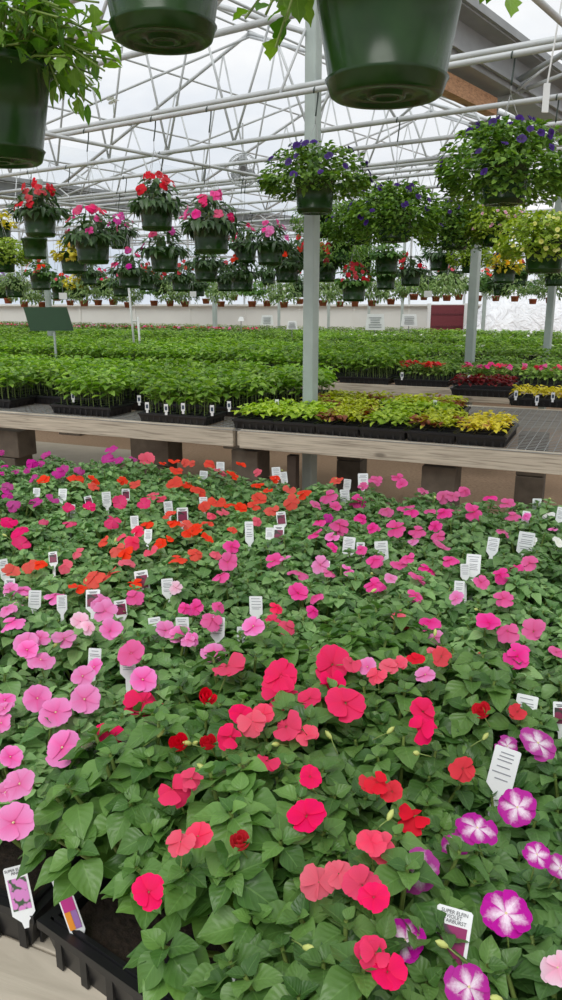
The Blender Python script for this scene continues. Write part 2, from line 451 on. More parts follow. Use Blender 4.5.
# ------------------------------------------------------------------ the setting
def struct(o, kind='structure'): o['kind'] = kind; return o
# ground
def groundmat():
    m, nt, b = newmat('gravel_ground')
    tc = N(nt, 'ShaderNodeTexCoord')
    n1 = N(nt, 'ShaderNodeTexNoise', Scale=.9, Detail=5.0); n2 = N(nt, 'ShaderNodeTexNoise', Scale=38.0, Detail=4.0)
    L(nt, tc.outputs['Object'], n1.inputs['Vector']); L(nt, tc.outputs['Object'], n2.inputs['Vector'])
    c = mixc(nt, n2.outputs[0], s2l((112, 88, 66)), s2l((184, 156, 128)))
    c = mixc(nt, ramp(nt, n1.outputs[0], [(.42, (0, 0, 0)), (.6, (1, 1, 1))]), c, s2l((150, 124, 98)))
    L(nt, c, b.inputs['Base Color']); b.inputs['Roughness'].default_value = .95
    bp = N(nt, 'ShaderNodeBump', Strength=.6, Distance=.02); L(nt, n2.outputs[0], bp.inputs['Height']); L(nt, bp.outputs[0], b.inputs['Normal'])
    return m
mb = MB(); mb.box((0, 14, -.05), (60, 50, .1)); struct(mb.build('floor', groundmat()))
# light concrete walkway between the near bed and the first bench (left)
M_PATH = plain('concrete_path', (186, 174, 156), .9, noise=.15, nscale=4, bump=.2)
pc = at(60, 452, z=0)
mb = MB(); mb.box((pc.x-2.2, pc.y+.3, .006), (6.2, 1.9, .012), rz=BROT); struct(mb.build('trim_1', M_PATH))

# roof frame -------------------------------------------------------
S0, BAY = -3.0, 10.5
WT = [1.5, 4.5, 7.6, 10.6, 13.8, 17.0, 20.2]
k = 2
def pipe_obj(name, segs, mat=M_PIPE):
    mb = MB()
    for p, q, r in segs: mb.tube([p, q], r, 0, 8)
    return struct(mb.build(name, mat, smooth=True))
for w in WT:
    for sb in (-2*BAY, -BAY, 0):
        s0 = S0+sb; segs = []
        z0, zr = 3.3, 5.5
        segs.append((bld(s0, w, z0), bld(s0+BAY, w, z0), .024))
        segs.append((bld(s0, w, z0+.12), bld(s0+BAY/2, w, zr), .028)); segs.append((bld(s0+BAY/2, w, zr), bld(s0+BAY, w, z0+.12), .028))
        n = 10; top = lambda q: z0+.12+(zr-z0-.12)*(1-abs(q-.5)*2)
        for i in range(n):
            q0 = i/n; qm = (i+.5)/n; q1 = (i+1)/n
            segs.append((bld(s0+BAY*q0, w, z0), bld(s0+BAY*qm, w, top(qm)), .014))
            segs.append((bld(s0+BAY*qm, w, top(qm)), bld(s0+BAY*q1, w, z0), .014))
        k += 1; pipe_obj('trim_%d' % k, segs)
# roof purlins running away along the bays, cross braces
for sb in (-BAY, 0):
    segs = []
    for q in (.12, .25, .38, .5, .62, .75, .88):
        z = 3.42+2.08*(1-abs(q-.5)*2)+.03
        segs.append((bld(S0+sb+BAY*q, 1.0, z), bld(S0+sb+BAY*q, 21.5, z), .016))
    for i, w in enumerate(WT[:-1]):
        segs.append((bld(S0+sb, w, 3.35), bld(S0+sb+BAY/2, WT[i+1], 5.45), .02))
        segs.append((bld(S0+sb+BAY, w, 3.35), bld(S0+sb+BAY/2, WT[i+1], 5.45), .02))
    k += 1; pipe_obj('trim_%d' % k, segs)
# low hanging rails
RAIL_Z = 2.75
RAILS = [.62, .95, 1.3, 2.38, 2.7, 4.14, 5.13, 5.9, 6.7, 7.5, 8.4, 9.4, 10.5, 11.8, 13.2]
for w in RAILS:
    k += 1
    pipe_obj('trim_%d' % k, [(bld(-14, w, RAIL_Z), bld(5, w, RAIL_Z), .017)])
# rails' companions and the drop hangers that carry the rails
segs = []
for w in RAILS[3:]:
    nearest = min(WT, key=lambda q: abs(q-w))
    for s in (-13, -10.2, -6.6, -3.0, .6, 4.2):
        if abs(nearest-w) < .5: segs.append((bld(s, w, RAIL_Z), bld(s, nearest, 3.3), .008))
for w in (4.5, 7.6): segs.append((bld(-14, w-.08, 2.86), bld(5, w-.08, 2.86), .019))
for s in (-12.5, -8.3, -4.9, -1.2, 2.4): segs.append((bld(s, .4, RAIL_Z-.035), bld(s, 14, RAIL_Z-.035), .014))
k += 1; pipe_obj('trim_%d' % k, segs)
# gutter line over the posts, with its flashing and timber
mb = MB()
def long_box(mb, s, w0, w1, z, ws, h, mat=0):
    c = bld(s, (w0+w1)/2, z); mb.box((c.x, c.y, c.z), (w1-w0, ws, h), mat, rz=math.atan2(D2.y, D2.x))
for sg in (S0, S0-BAY, S0+BAY):
    g0 = 5.2 if sg == S0 else 1.5
    long_box(mb, sg-.16, g0, 21.5, 3.52, .012, .26); long_box(mb, sg+.16, g0, 21.5, 3.52, .012, .26)
    long_box(mb, sg, g0, 21.5, 3.39, .33, .012)
    long_box(mb, sg+.24, g0, 21.5, 3.66, .16, .012); long_box(mb, sg-.24, g0, 21.5, 3.66, .16, .012)
    long_box(mb, sg+.33, g0, 21.5, 3.70, .04, .06); long_box(mb, sg+.20, g0, 21.5, 3.44, .03, .03)
k += 1; struct(mb.build('trim_%d' % k, M_GUT))
mb = MB(); long_box(mb, S0, 5.2, 7.45, 3.26, .1, .14); k += 1; struct(mb.build('trim_%d' % k, M_BROWN))
# glazing
mg, nt, b = newmat('roof_glass')
nt.nodes.remove(b)
tr = N(nt, 'ShaderNodeBsdfTransparent'); tr.inputs[0].default_value = (.97, .98, .985, 1)
gl = N(nt, 'ShaderNodeBsdfGlossy'); gl.inputs['Roughness'].default_value = .08
lw = N(nt, 'ShaderNodeLayerWeight', Blend=.08)
mx = N(nt, 'ShaderNodeMixShader'); L(nt, math_(nt, 'MULTIPLY', lw.outputs['Facing'], .25), mx.inputs[0])
L(nt, tr.outputs[0], mx.inputs[1]); L(nt, gl.outputs[0], mx.inputs[2]); L(nt, mx.outputs[0], nt.nodes['Material Output'].inputs['Surface'])
mb = MB()
for sb in (-2*BAY, -BAY, 0):
    for q0, q1, za, zb in ((0, .5, 3.72, 5.65), (.5, 1, 5.65, 3.72)):
        a, b2 = bld(S0+sb+BAY*q0, -1.5, za), bld(S0+sb+BAY*q1, -1.5, zb); c, d = bld(S0+sb+BAY*q1, 22, zb), bld(S0+sb+BAY*q0, 22, za)
        mb.add([a, b2, c, d], [(0, 1, 2, 3)])
struct(mb.build('ceiling', mg))
# back wall: white panels below, glazing above
YB = 22.0
M_WALL = plain('white_wall_panel', (216, 218, 212), .7, noise=.08, nscale=1.5)
mb = MB(); mb.box((0, YB, .66), (44, .12, 1.32))
for i in range(26): mb.box((-19+i*1.5, YB-.07, .66), (.05, .03, 1.32))
mb.box((0, YB-.05, 1.34), (44, .2, .05)); struct(mb.build('wall_back', M_WALL))
mb = MB()
for i in range(26): mb.box((-19+i*1.5, YB-.02, 2.3), (.05, .06, 2.2))
for z in (1.95, 2.6, 3.3): mb.box((0, YB-.02, z), (44, .06, .05))
k += 1; struct(mb.build('trim_%d' % k, M_PIPE))
mb = MB(); mb.box((0, YB+.02, 2.3), (44, .008, 2.1)); struct(mb.build('window_1', mg))
M_HAZE = plain('distant_tree_line', (120, 128, 116), .9, noise=.4, nscale=.6)

# posts --------------------------------------------------------------
def post(px, D, r, ztop, label, sq=True):
    p = at(px, 420, D=D); t = empty('support_post', (p.x, p.y, 0), math.atan2(D2.y, D2.x), label, 'post', 'steel posts carrying the roof')
    mb = MB()
    if sq: mb.box((0, 0, ztop/2), (2*r, 2*r, ztop))
    else: mb.tube([(0, 0, 0), (0, 0, ztop)], r, 0, 16)
    o = mb.build('shaft', M_POST, t); 
    if sq: bevel(o, .012, 3)
    mb = MB(); mb.box((0, 0, .006), (2*r+.1, 2*r+.1, .012)); mb.build('base_plate', M_POST, t)
    if D < 12 and px != 310:
        mb = MB(); mb.box((0, 0, ztop+.006), (.24, .2, .012)); mb.box((.0, 0, ztop-.08), (2*r+.03, 2*r+.03, .05)); mb.build('top_bracket', M_GUT, t)
    return t
post(310, 5.35, .041, 3.42, 'nearest thick galvanised post, rising behind the yellow green coleus trays')
post(466, 8.2, .042, 3.15, 'galvanised post right of centre standing behind the red flowering tray')
post(541, 10.2, .042, 3.36, 'galvanised post nearest the right edge, before the white plastic cover')
post(57, 13.2, .05, 3.3, 'grey post at far left behind the green sign board', False)
post(217, 16.4, .05, 3.3, 'slim grey post in the distance left of centre by white wall', False)
post(477, 17.0, .04, 3.3, 'thin distant post just right of the burgundy panel', False)
post(327, 19.0, .035, 3.3, 'thin distant post just right of the nearest thick post', False)
post(366, 20.0, .035, 3.3, 'thin distant post beside the larger white sign sheet', False)
post(398, 20.0, .035, 3.3, 'thin distant post between the two white sign sheets', False)
post(279, 19.0, .035, 3.3, 'thin distant post just left of the nearest thick post', False)

# ------------------------------------------------------------------ trays
def tray_meshes(w, d, h, cells=(6, 4), tag_=''):
    """black plastic flat: ribbed tapering walls, rolled rim; inner cell pack; soil"""
    mb = MB(); t = .0035; k = .93
    def ring(x, y, z): return [(-x, -y, z), (x, -y, z), (x, y, z), (-x, y, z)]
    x, y = w/2, d/2
    V = ring(x*k, y*k, 0)+ring(x, y, h-.012)+ring(x+.006, y+.006, h-.012)+ring(x+.006, y+.006, h)+ring(x-.006, y-.006, h)+ring(x*k-t, y*k-t, t)
    Fc = [(3, 2, 1, 0)]
    for r_ in range(5):
        for i in range(4):
            a = r_*4+i; b_ = r_*4+(i+1) % 4; Fc.append((a, b_, b_+4, a+4))
    Fc.append((20, 21, 22, 23)); mb.add(V, Fc)
    for side, (ln, off) in enumerate(((w, y), (w, y), (d, x), (d, x))):
        n = int(ln/.045)
        for i in range(n):
            q = -ln/2+(i+.5)*ln/n; sg = 1 if side % 2 else -1
            o = off*(k+1)/2+.0015
            c = (q, sg*o, h*.44) if side < 2 else (sg*o, q, h*.44)
            sz = (.012, .004, h*.8) if side < 2 else (.004, .012, h*.8)
            mb.box(c, sz)
    tray = mb.mesh('tray', [M_BLACK], smooth=False)
    mb = MB(); cx, cy = cells; X, Y = w-.02, d-.02; zt = h+.004
    for i in range(cx+1): mb.box((-X/2+i*X/cx, 0, zt-.012), (.006, Y+.006, .024))
    for j in range(cy+1): mb.box((0, -Y/2+j*Y/cy, zt-.012), (X+.006, .006, .0236))
    pack = mb.mesh('cell_pack', [M_BLACK], smooth=False)
    n = 18; V = []; UVs = []
    rs = random.Random(3)
    for j in range(n+1):
        for i in range(n+1): V.append((-(w-.03)/2+(w-.03)*i/n, -(d-.03)/2+(d-.03)*j/n, h-.012+rs.uniform(-.003, .004)))
    mb = MB(); mb.add(V, [(j*(n+1)+i, j*(n+1)+i+1, (j+1)*(n+1)+i+1, (j+1)*(n+1)+i) for j in range(n) for i in range(n)])
    soil = mb.mesh('soil', [M_SOIL])
    return tray, pack, soil
BEDW, BEDD, TH = .52, .29, .068
bed_tray = tray_meshes(BEDW, BEDD, TH, (3, 2))
flat_meshes = tray_meshes(.52, .28, .062, (6, 3))

# ------------------------------------------------------------------ near bench with the bed of impatiens
ZB = .76; RIM = ZB+TH
corner = at(39, 921, z=RIM)
def bed(u, v, z=0): return Vector((corner.x, corner.y, 0))+E1*u+E2*v+Vector((0, 0, z))
t = empty('planting_bench', bed(0, 0), BROT, 'long low wooden bench of pale boards under the nearest flower bed', 'bench')
mb = MB()
for i in range(17): mb.box((.3, -.93+i*.146, ZB-.012), (4.4, .143, .024))
bevel(mb.build('top_boards', M_PLANK, t), .002)
mb = MB(); mb.box((.3, 1.485, ZB-.08), (4.4, .04, .14)); mb.box((.3, -1.02, ZB-.08), (4.4, .04, .14)); mb.build('edge_board', M_WOOD, t)
for x in (-1.6, .3, 2.2):
    for y in (-.8, 1.3):
        mb = MB(); mb.box((x, y, (ZB-.024)/2), (.1, .1, ZB-.024)); mb.build('leg', M_WOOD, t)

# flowers read from the photograph: crop origin, then (x, y, size, kind) in crop pixels at 2.958x
CR = {
'A': (0, 440, '''M 5 35 18;M 12 75 25;M 135 45 35;M 95 68 40;M 120 70 28;M 170 95 45;M 190 88 32;M 235 88 40;M 330 33 45;M 320 58 42;M 395 55 32;M 355 62 32;M 100 118 36;M 155 175 45;M 40 190 50;M 20 140 40;M 25 162 40;M 105 188 45;M 80 88 25;M 45 90 30;M 0 100 25;
R 355 188 50;R 265 198 40;R 425 190 45;R 200 205 42;R 208 243 45;R 335 238 60;R 25 243 55;R 55 272 60;R 65 308 60;R 128 240 28;
O 132 122 45;O 225 108 60;O 278 118 45;O 280 135 42;O 362 120 36;O 400 132 40;C 435 62 60;O 480 68 25;O 515 65 40;O 548 68 28;O 520 92 45;O 515 133 55;O 550 130 45;O 435 245 45;O 515 240 50;O 550 250 42;O 555 272 42;O 305 300 45;O 345 322 60;O 370 330 60;C 228 330 50;C 192 372 55;O 35 392 60;O 85 370 60;O 120 366 42;O 280 405 75;O 322 398 75;O 230 435 60;O 395 423 62;O 525 350 60;O 478 310 45;O 500 228 50;
C 450 165 45;C 478 175 42;C 408 270 45;C 390 300 55;C 375 362 55;C 447 330 50;C 355 285 35;O 505 288 35;
L 70 445 62;L 30 440 50;L 165 460 70;P 395 465 65;L 300 478 70;L 310 507 75;L 35 540 80;L 20 500 60;L 45 502 50;L 75 600 78;L 120 585 65;L 190 590 84;L 80 622 70;L 120 652 80;L 325 567 78;W 238 538 60;W 262 552 48;L 245 700 78;L 280 672 60;P 388 632 85;L 490 565 65;L 530 575 72;L 555 590 50;L 422 710 88;L 250 768 98;L 110 765 82;L 165 808 100;L 15 770 62;L 15 795 48;P 548 497 38;W 520 438 45;D 425 775 125'''),
'B': (190, 440, '''O 60 70 38;O 148 75 36;C 90 95 45;O 125 105 42;O 5 70 20;C 200 97 28;O 252 112 36;O 198 130 45;O 230 150 36;O 295 148 45;O 337 155 50;O 435 122 46;O 25 150 55;O 80 185 60;O 125 190 60;O 190 195 55;O 205 178 50;O 300 185 55;O 240 208 50;C 98 215 46;O 150 205 42;C 65 222 36;O 52 245 42;O 15 265 60;O 50 295 50;O 18 335 50;C 75 335 45;O 125 262 35;C 200 240 22;O 40 195 42;
P 548 118 42;P 512 136 36;P 405 165 65;P 495 178 60;P 372 195 42;P 380 240 50;P 430 200 42;P 440 250 72;P 368 278 55;L 420 288 55;P 420 318 36;P 505 230 42;P 505 325 34;P 540 262 36;P 545 355 50;P 122 315 52;P 112 362 66;P 90 400 60;P 250 358 58;L 283 350 34;P 320 390 72;P 320 455 66;L 385 370 60;P 415 390 50;L 470 385 50;P 542 428 60;P 15 497 55;P 65 530 75;P 370 465 50;P 365 505 48;L 188 552 70;L 70 628 75;L 5 585 40;P 85 492 30;M 410 230 34;
C 258 495 48;D 245 535 70;D 285 550 60;D 270 698 105;D 110 670 110;D 265 750 120;D 355 765 80;D 420 665 125;D 475 660 60;D 420 715 95;D 460 780 120;B 50 762 60;D 150 812 75;C 215 812 62;L 525 672 42'''),
'C': (372, 440, '''P 13 118 40;P 77 110 44;P 87 133 40;P 150 148 38;P 210 165 50;P 238 165 46;P 275 150 45;P 348 167 50;P 400 190 48;P 415 225 50;L 455 225 32;P 40 207 55;P 98 200 60;P 115 210 52;P 170 207 42;P 212 215 52;P 242 208 48;P 302 213 66;P 72 262 65;P 187 255 45;P 130 268 60;L 122 295 42;P 195 285 45;P 200 317 65;P 390 270 46;P 233 354 55;P 105 350 46;P 78 370 56;P 170 382 70;P 135 413 66;P 15 355 50;L 55 410 40;P 18 430 55;P 130 460 55;P 380 398 60;P 322 422 50;P 425 375 52;P 465 365 60;L 250 468 40;P 390 470 70;P 168 537 78;P 345 543 85;P 400 565 78;P 478 568 82;P 430 640 80;P 545 628 46;L 188 585 46;P 12 265 25;L 535 265 30;
H 520 218 45;H 548 303 42;H 470 296 40;C 75 520 42;X 100 545 52;C 190 620 60;X 205 640 50;X 128 650 62;C 50 672 56;L 158 695 42;X 330 660 75;B 325 803 42;D 150 805 92;X 430 805 26;C 75 662 48;C 15 695 40'''),
'D': (0, 720, '''L 30 110 75;L 60 190 105;L 15 215 75;L 40 305 125;L 185 82 108;L 5 10 30;D 320 40 110;D 510 205 115;D 440 510 110;C 535 360 60;B 530 70 36'''),
'E': (190, 720, '''D 120 50 90;B 55 68 55;C 185 5 90;D 285 20 100;C 345 45 50;D 228 122 62;D 355 168 72;D 5 175 40;X 535 185 80;D 345 285 125;C 25 345 60;B 148 360 62;C 380 480 110;C 440 455 66;D 510 490 118;C 535 360 62;D 540 690 85'''),
'F': (372, 720, '''D 145 25 100;X 270 145 82;X 15 185 85;X 60 212 36;X 127 285 112;C 35 380 100;D 5 525 60;D 45 745 92;D 10 690 52;V 490 70 112;V 400 78 70;V 430 260 112;V 310 322 120;V 250 370 92;V 135 450 140;V 487 400 96;V 555 440 40;V 395 575 145;V 100 655 140;V 285 790 140;W 550 735 52'''),
}
FLOW = []
for key, (ox, oy, txt) in CR.items():
    for e in txt.replace('\n', '').split(';'):
        if not e.strip(): continue
        c, x, y, s = e.split(); FLOW.append((ox+float(x)/2.958, oy+float(y)/2.958, float(s)/2.958, c))
VNAME = {'M': 'magenta', 'R': 'rose pink', 'O': 'orange red', 'C': 'coral', 'L': 'light pink', 'W': 'pale pink', 'P': 'bright pink', 'D': 'deep rose', 'X': 'red', 'B': 'red', 'V': 'white-starred violet', 'H': 'white'}
def zone(px, py):
    """which kind of bedding plant stands at this spot of the bed"""
    if px > 395 and py > 745+max(0, (440-px))*2: return 'violet'
    # deep rose block: front centre
    lim = 640 if px > 235 else 640+(235-px)*1.25
    if px > 400: lim = 640+(px-400)*.55
    if px > 505 and py < 760: return 'bed'
    if py > lim and px > 60: return 'rose'
    return 'bed'
ZTOP = {'rose': RIM+.235, 'bed': RIM+.185, 'violet': RIM+.195}
# tray positions (u, v, extra rotation)
trays = []
SKEW = R(12.3)
fw = .262
trays.append(('skew', bed(.0, 0)+Vector((math.cos(BROT-SKEW), math.sin(BROT-SKEW), 0))*fw+Vector((-math.sin(BROT-SKEW), math.cos(BROT-SKEW), 0))*.15, BROT-SKEW))
gu, gv = .53, .30
for j in range(-2, 9):
    for i in range(-7, 6):
        u = (i+.5)*gu+(.535 if j < 1 and i >= 0 else 0); v = (j+.5)*gv
        if j < 0 and i < 0: continue
        if j == 0 and i < 0: u -= .012; v = .153
        if j < 1 and i >= 0: v -= .10
        if j >= 1: v += .075
        if j == 0 and i == 0 and u < .53: continue
        trays.append(('grid', bed(u, v), BROT))
def edge_ok(p):
    q = proj((p.x, p.y, RIM+.15))
    if q[2] < .3: return None
    return q
plants = []
ntr = 0
VMAX = None
tray_root_list = []
backL = at(0, 456, z=RIM+.17); backR = at(562, 512, z=RIM+.17)
bn = Vector((-(backR.y-backL.y), backR.x-backL.x, 0)).normalized()
for kind, c, rz in trays:
    cq = proj((c.x, c.y, RIM+.1))
    if cq[2] < .3: continue
    cx, sx_ = Vector((math.cos(rz), math.sin(rz), 0)), Vector((-math.sin(rz), math.cos(rz), 0))
    mine = []
    for a in (-1, 0, 1):
        for b_ in (-.5, .5):
            p = c+cx*a*.172+sx_*b_*.143
            if b_ < 0 and (kind == 'skew' or (c-bed(0, 0)).dot(E1) < 0 and abs((c-bed(0, 0)).dot(E2)-.153) < .02): p = p+sx_*.034
            q = proj((p.x, p.y, RIM+.13))
            if -170 < q[0] < 760 and 452 < q[1] < 1120 and (p-backL).dot(bn) < .0: mine.append((p, q))
    if not mine: continue
    ntr += 1
    t = empty('plant_tray', (c.x, c.y, ZB), rz); tray_root_list.append((t, cq))
    inst('tray', bed_tray[0], t); inst('cell_pack', bed_tray[1], t); inst('soil', bed_tray[2], t)
    for p, q in mine: plants.append([p, q])
# close thin spots between trays with a further plant
for px in range(-10, 590, 14):
    for py in range(700, 1060, 14):
        p = at(px, py, z=RIM+.12); q0 = (Vector((p.x, p.y, 0))-Vector((corner.x, corner.y, 0)))
        sk = Vector((p.x, p.y, 0))-Vector((corner.x, corner.y, 0)); sk = sk.dot(Vector((-math.sin(BROT-SKEW), math.cos(BROT-SKEW), 0)))
        if px < 330 and (sk < .06 or q0.dot(E1) < .0): continue
        if min((a[0].x-p.x)**2+(a[0].y-p.y)**2 for a in plants) > .115**2: plants.append([Vector((p.x, p.y, 0)), proj((p.x, p.y, RIM+.13))])
# assign flowers to plants
cand = [p for p, q in plants]
flowers_of = {i: [] for i in range(len(plants))}
for (px, py, sz, c) in FLOW:
    zn = zone(px, py+14)
    z = ZTOP[zn]+random.uniform(-.004, .022)
    p = at(px, py, z=z)
    i = min(range(len(plants)), key=lambda k: (plants[k][0].x-p.x)**2+(plants[k][0].y-p.y)**2)
    flowers_of[i].append((p, sz, c))
rows = {}
info = []
for i, (p, q) in enumerate(plants):
    loc = Vector((p.x, p.y, RIM-.012))
    foot = proj((p.x, p.y, RIM+.17)); zn = zone(foot[0], foot[1])
    cs = [f[2] for f in flowers_of[i]]
    v = (Vector((p.x, p.y, 0))-Vector((corner.x, corner.y, 0))).dot(E2)
    info.append((loc, zn, cs, foot, v))
order = sorted(range(len(plants)), key=lambda i: info[i][4])
row_of = {}; r_ = 0; last = None
for i in order:
    v = info[i][4]
    if last is None or v-last > .075: r_ += 1; last = v
    row_of[i] = r_
for r0 in range(1, r_+1):
    mem = sorted([i for i in row_of if row_of[i] == r0], key=lambda i: info[i][3][0])
    n_ = -1
    for i in mem:
        loc, zn, cs, foot, v = info[i]
        inside = -30 < foot[0] < 592 and foot[1] < 1040
        if inside: n_ += 1
        random.seed(1000+i)
        main = max(set(cs), key=cs.count) if cs else None
        nb = len(cs)
        what = ('%s impatiens with %s bloom%s' % (VNAME[main], card(nb), '' if nb == 1 else 's')) if cs else 'leafy green impatiens without blooms'
        lab = '%s, %s from left in %s row from front' % (what, nth(n_+1), nth(r0))
        grp_ = 'impatiens plants of the near bed'
        if not inside:
            side = 'left' if foot[0] < 100 else ('right' if foot[0] > 500 else 'bottom')
            lab = 'leafy green impatiens plant growing just beyond the %s edge of the picture' % side; grp_ = 'impatiens beyond the %s edge' % side
        t = empty('impatiens_plant', loc, random.uniform(0, 6.28), lab, 'plant', grp_)
        fo, st = random.choice(PLANTS[zn])
        sc = random.uniform(.92, 1.06)
        M = Matrix.Scale(sc, 4)
        inst('foliage', fo, t, M); inst('stem', st, t, M)
        inv = (Matrix.Translation(loc) @ Matrix.Rotation(t.rotation_euler.z, 4, 'Z')).inverted()
        for (p, sz, c) in flowers_of[i]:
            dep = (p-Vector((0, 0, CZ))).dot(Vector((0, cp, -sp)))
            rad = max(.016, min(.036, sz*dep/F/2*1.05))
            toc = (Vector((0, 0, CZ))-p).normalized()
            far = min(1, max(0, (dep-.9)/.7))
            n = toc*random.uniform(.5, .95)*(1-.45*far)+Vector((random.uniform(-.5, .5), random.uniform(-.4, .3), random.uniform(.55, .95)))
            B = basis(p, n, rad, random.uniform(0, 6.28))
            if c == 'B':
                o = inst('flower', random.choice(FL_BUD), t, inv @ basis(p, n, rad*1.05, 1), PET['X'])
            elif dep < 1.35:
                me = random.choice(FL_FINE+(FL_DROOP*2 if c in 'DCX' else []))
                o = inst('flower', me, t, inv @ B, PET[c])
                if c in 'VLW': inst('flower_centre', ME_CENTRE, o)
            else:
                o = inst('flower', random.choice(FL_MID), t, inv @ B, PET[c])
        for _ in range(random.choice((0, 1, 2)) if zn != 'bed' else random.choice((0, 0, 1))):
            a = random.uniform(0, 6.28); rr = random.uniform(.02, .1)
            zt = {'rose': .24, 'bed': .2, 'violet': .19}[zn]
            inst('bud', ME_BUD, t, basis((rr*math.cos(a), rr*math.sin(a), zt+random.uniform(-.02, .015)), (random.uniform(-1, 1), random.uniform(-1, 1), .4), .013))
# labels of the bed trays
tr_sorted = sorted(tray_root_list, key=lambda a: -a[1][1])
fronts = tr_sorted
for n_, (t, q) in enumerate(tr_sorted):
    tag(t, 'black plastic tray hidden beneath the impatiens foliage of the near bed', 'tray', 'trays under the near flower bed')
    if q[1] > 0:
        c = t.location
        if abs((Vector((c.x, c.y, 0))-trays[0][1]).length) < .01:
            tag(t, 'black plastic tray with bare front edge, set askew beneath deep rose impatiens', 'tray')
        else:
            v = (Vector((c.x, c.y, 0))-Vector((corner.x, corner.y, 0)))
            if -.55 < v.dot(E1) < 0 and v.dot(E2) < .3: tag(t, 'black plastic tray in the bottom left corner beneath light pink impatiens', 'tray')

# ------------------------------------------------------------------ plant tags
def printmat(name, a, b_, sc=60):
    m, nt, b = newmat(name)
    tc = N(nt, 'ShaderNodeTexCoord'); vo = N(nt, 'ShaderNodeTexVoronoi', Scale=sc); L(nt, tc.outputs['Object'], vo.inputs['Vector'])
    c = ramp(nt, vo.outputs['Distance'], [(.2, s2l(a)), (.55, s2l(a)), (.7, s2l(b_))]); L(nt, c, b.inputs['Base Color']); b.inputs['Roughness'].default_value = .4
    return m
PRINT = {'dark': printmat('print_burgundy', (122, 30, 66), (50, 44, 40), 90), 'pink': printmat('print_pink', (206, 128, 190), (60, 86, 56), 120),
         'mag': printmat('print_magenta', (186, 40, 130), (60, 60, 60), 40), 'vio': printmat('print_violet', (140, 34, 92), (70, 50, 60), 60)}
M_ORANGE = plain('print_orange', (226, 140, 30), .4); M_PURP = plain('print_purple', (150, 104, 168), .4)
def lettering(txt, parent, x, z, size, y=-.0012):
    cu = bpy.data.curves.new('lettering', 'FONT'); cu.body = txt; cu.size = size; cu.align_x = 'CENTER'; cu.extrude = .00008
    tmp = bpy.data.objects.new('tmp_text', cu); COL.objects.link(tmp)
    dg = bpy.context.evaluated_depsgraph_get(); me = bpy.data.meshes.new_from_object(tmp.evaluated_get(dg))
    bpy.data.objects.remove(tmp); bpy.data.curves.remove(cu)
    me.materials.clear(); me.materials.append(M_INK)
    return inst('lettering', me, parent, Matrix.Translation((x, y, z)) @ Matrix.Rotation(R(90), 4, 'X'))
def plant_tag(px, py, wpx, hpx, kind, zc=None, roll=0, tilt=-.25, yaw=None, text=None, stake=None):
    """px,py: centre of the visible card"""
    zn = zone(px, py); z = zc if zc else ZTOP[zn]-.004
    p = at(px, py, z=z); q = proj(p); w = max(.02, wpx*q[2]/F); h = max(.028, hpx*q[2]/F*1.12)
    if h < w*1.3: h = w*1.3; 
    rz = yaw if yaw is not None else math.atan2(p.y, p.x)-R(90)+random.uniform(-.3, .3)
    t = empty('plant_tag', (p.x, p.y, p.z), 0); t.rotation_mode = 'XYZ'; t.rotation_euler = (tilt, roll, rz)
    drop = z-(RIM-.02)
    mb = MB(); hz = h/2
    # card with a pointed stake below
    dz_ = drop/max(.5, math.cos(tilt)); z1 = -hz-.01
    if stake is not None: dz_ = hz+stake
    pts = [(-w/2, -hz), (-w*.16, z1), (-w*.1, -dz_), (w*.1, -dz_), (w*.16, z1), (w/2, -hz), (w/2, hz*.94), (w*.44, hz), (-w*.44, hz), (-w/2, hz*.94)]
    n = len(pts); V = [(x, -.0004, z_) for x, z_ in pts]+[(x, .0004, z_) for x, z_ in pts]
    mb.add(V, [tuple(range(n)), tuple(range(n, 2*n))[::-1]]+[(i+n, (i+1) % n+n, (i+1) % n, i) for i in range(n)])
    mb.build('card', M_TAGW, t)
    if kind == 't':
        mb = MB(); rs = random.Random(int(px*7+py)); zz = hz*.72
        while zz > -hz*.75:
            ln = w*rs.uniform(.5, .78); mb.box((rs.uniform(-.05, .05)*w, -.0007, zz), (ln, .0004, h*.028)); zz -= h*rs.choice((.09, .1, .16))
        mb.build('printed_lines', M_FADE, t)
    elif kind in PRINT:
        mb = MB(); mb.box((0, -.0008, -h*.08), (w*.8, .0006, h*.66)); mb.build('picture', PRINT[kind], t)
        mb = MB(); mb.box((0, -.0008, h*.38), (w*.6, .0005, h*.03)); mb.box((0, -.0008, h*.32), (w*.45, .0005, h*.03)); 
        if not text: mb.build('printed_lines', M_INK, t)
    return t, w, h, q
TAGS = {
'A': '''t 315 173 26 35;dark 372 160 24 22;dark 262 180 22 26;t 210 207 25 30;t 398 242 24 32;t 438 280 22 22;t 498 200 26 34;dark 540 222 34 32;t 185 160 25 22;t 108 155 20 16;t 103 468 36 42;t 183 480 24 38;t 12 380 24 50;dark 28 440 30 55;dark 275 470 42 34;dark 420 415 40 52;dark 357 497 36 26;t 495 432 34 24;t 458 548 36 42;t 540 550 40 26;t 280 645 38 52;t 378 658 46 38;dark 157 348 18 30''',
'B': '''t 90 80 24 24;t 40 108 24 30;t 255 97 26 22;t 278 110 20 28;t 40 185 25 30;dark 270 232 28 36;t 175 270 26 52;dark 262 280 32 50;t 235 275 22 28;t 465 130 22 22;t 458 165 28 34;t 512 118 30 32;t 470 310 36 34;t 195 488 40 24;t 82 552 42 50;t 155 575 30 25;t 400 375 25 32;dark 505 325 22 40''',
'C': '''t 488 190 26 26;t 557 218 16 35;t 455 228 22 32;t 300 365 42 40;t 455 302 46 32;t 358 310 34 22;t 28 325 40 26;t 275 385 22 32;t 258 442 30 45;t 455 795 62 62;dark 557 810 18 62''',
'F': 't 390 140 76 104',
}
tag_objs = []
random.seed(5)
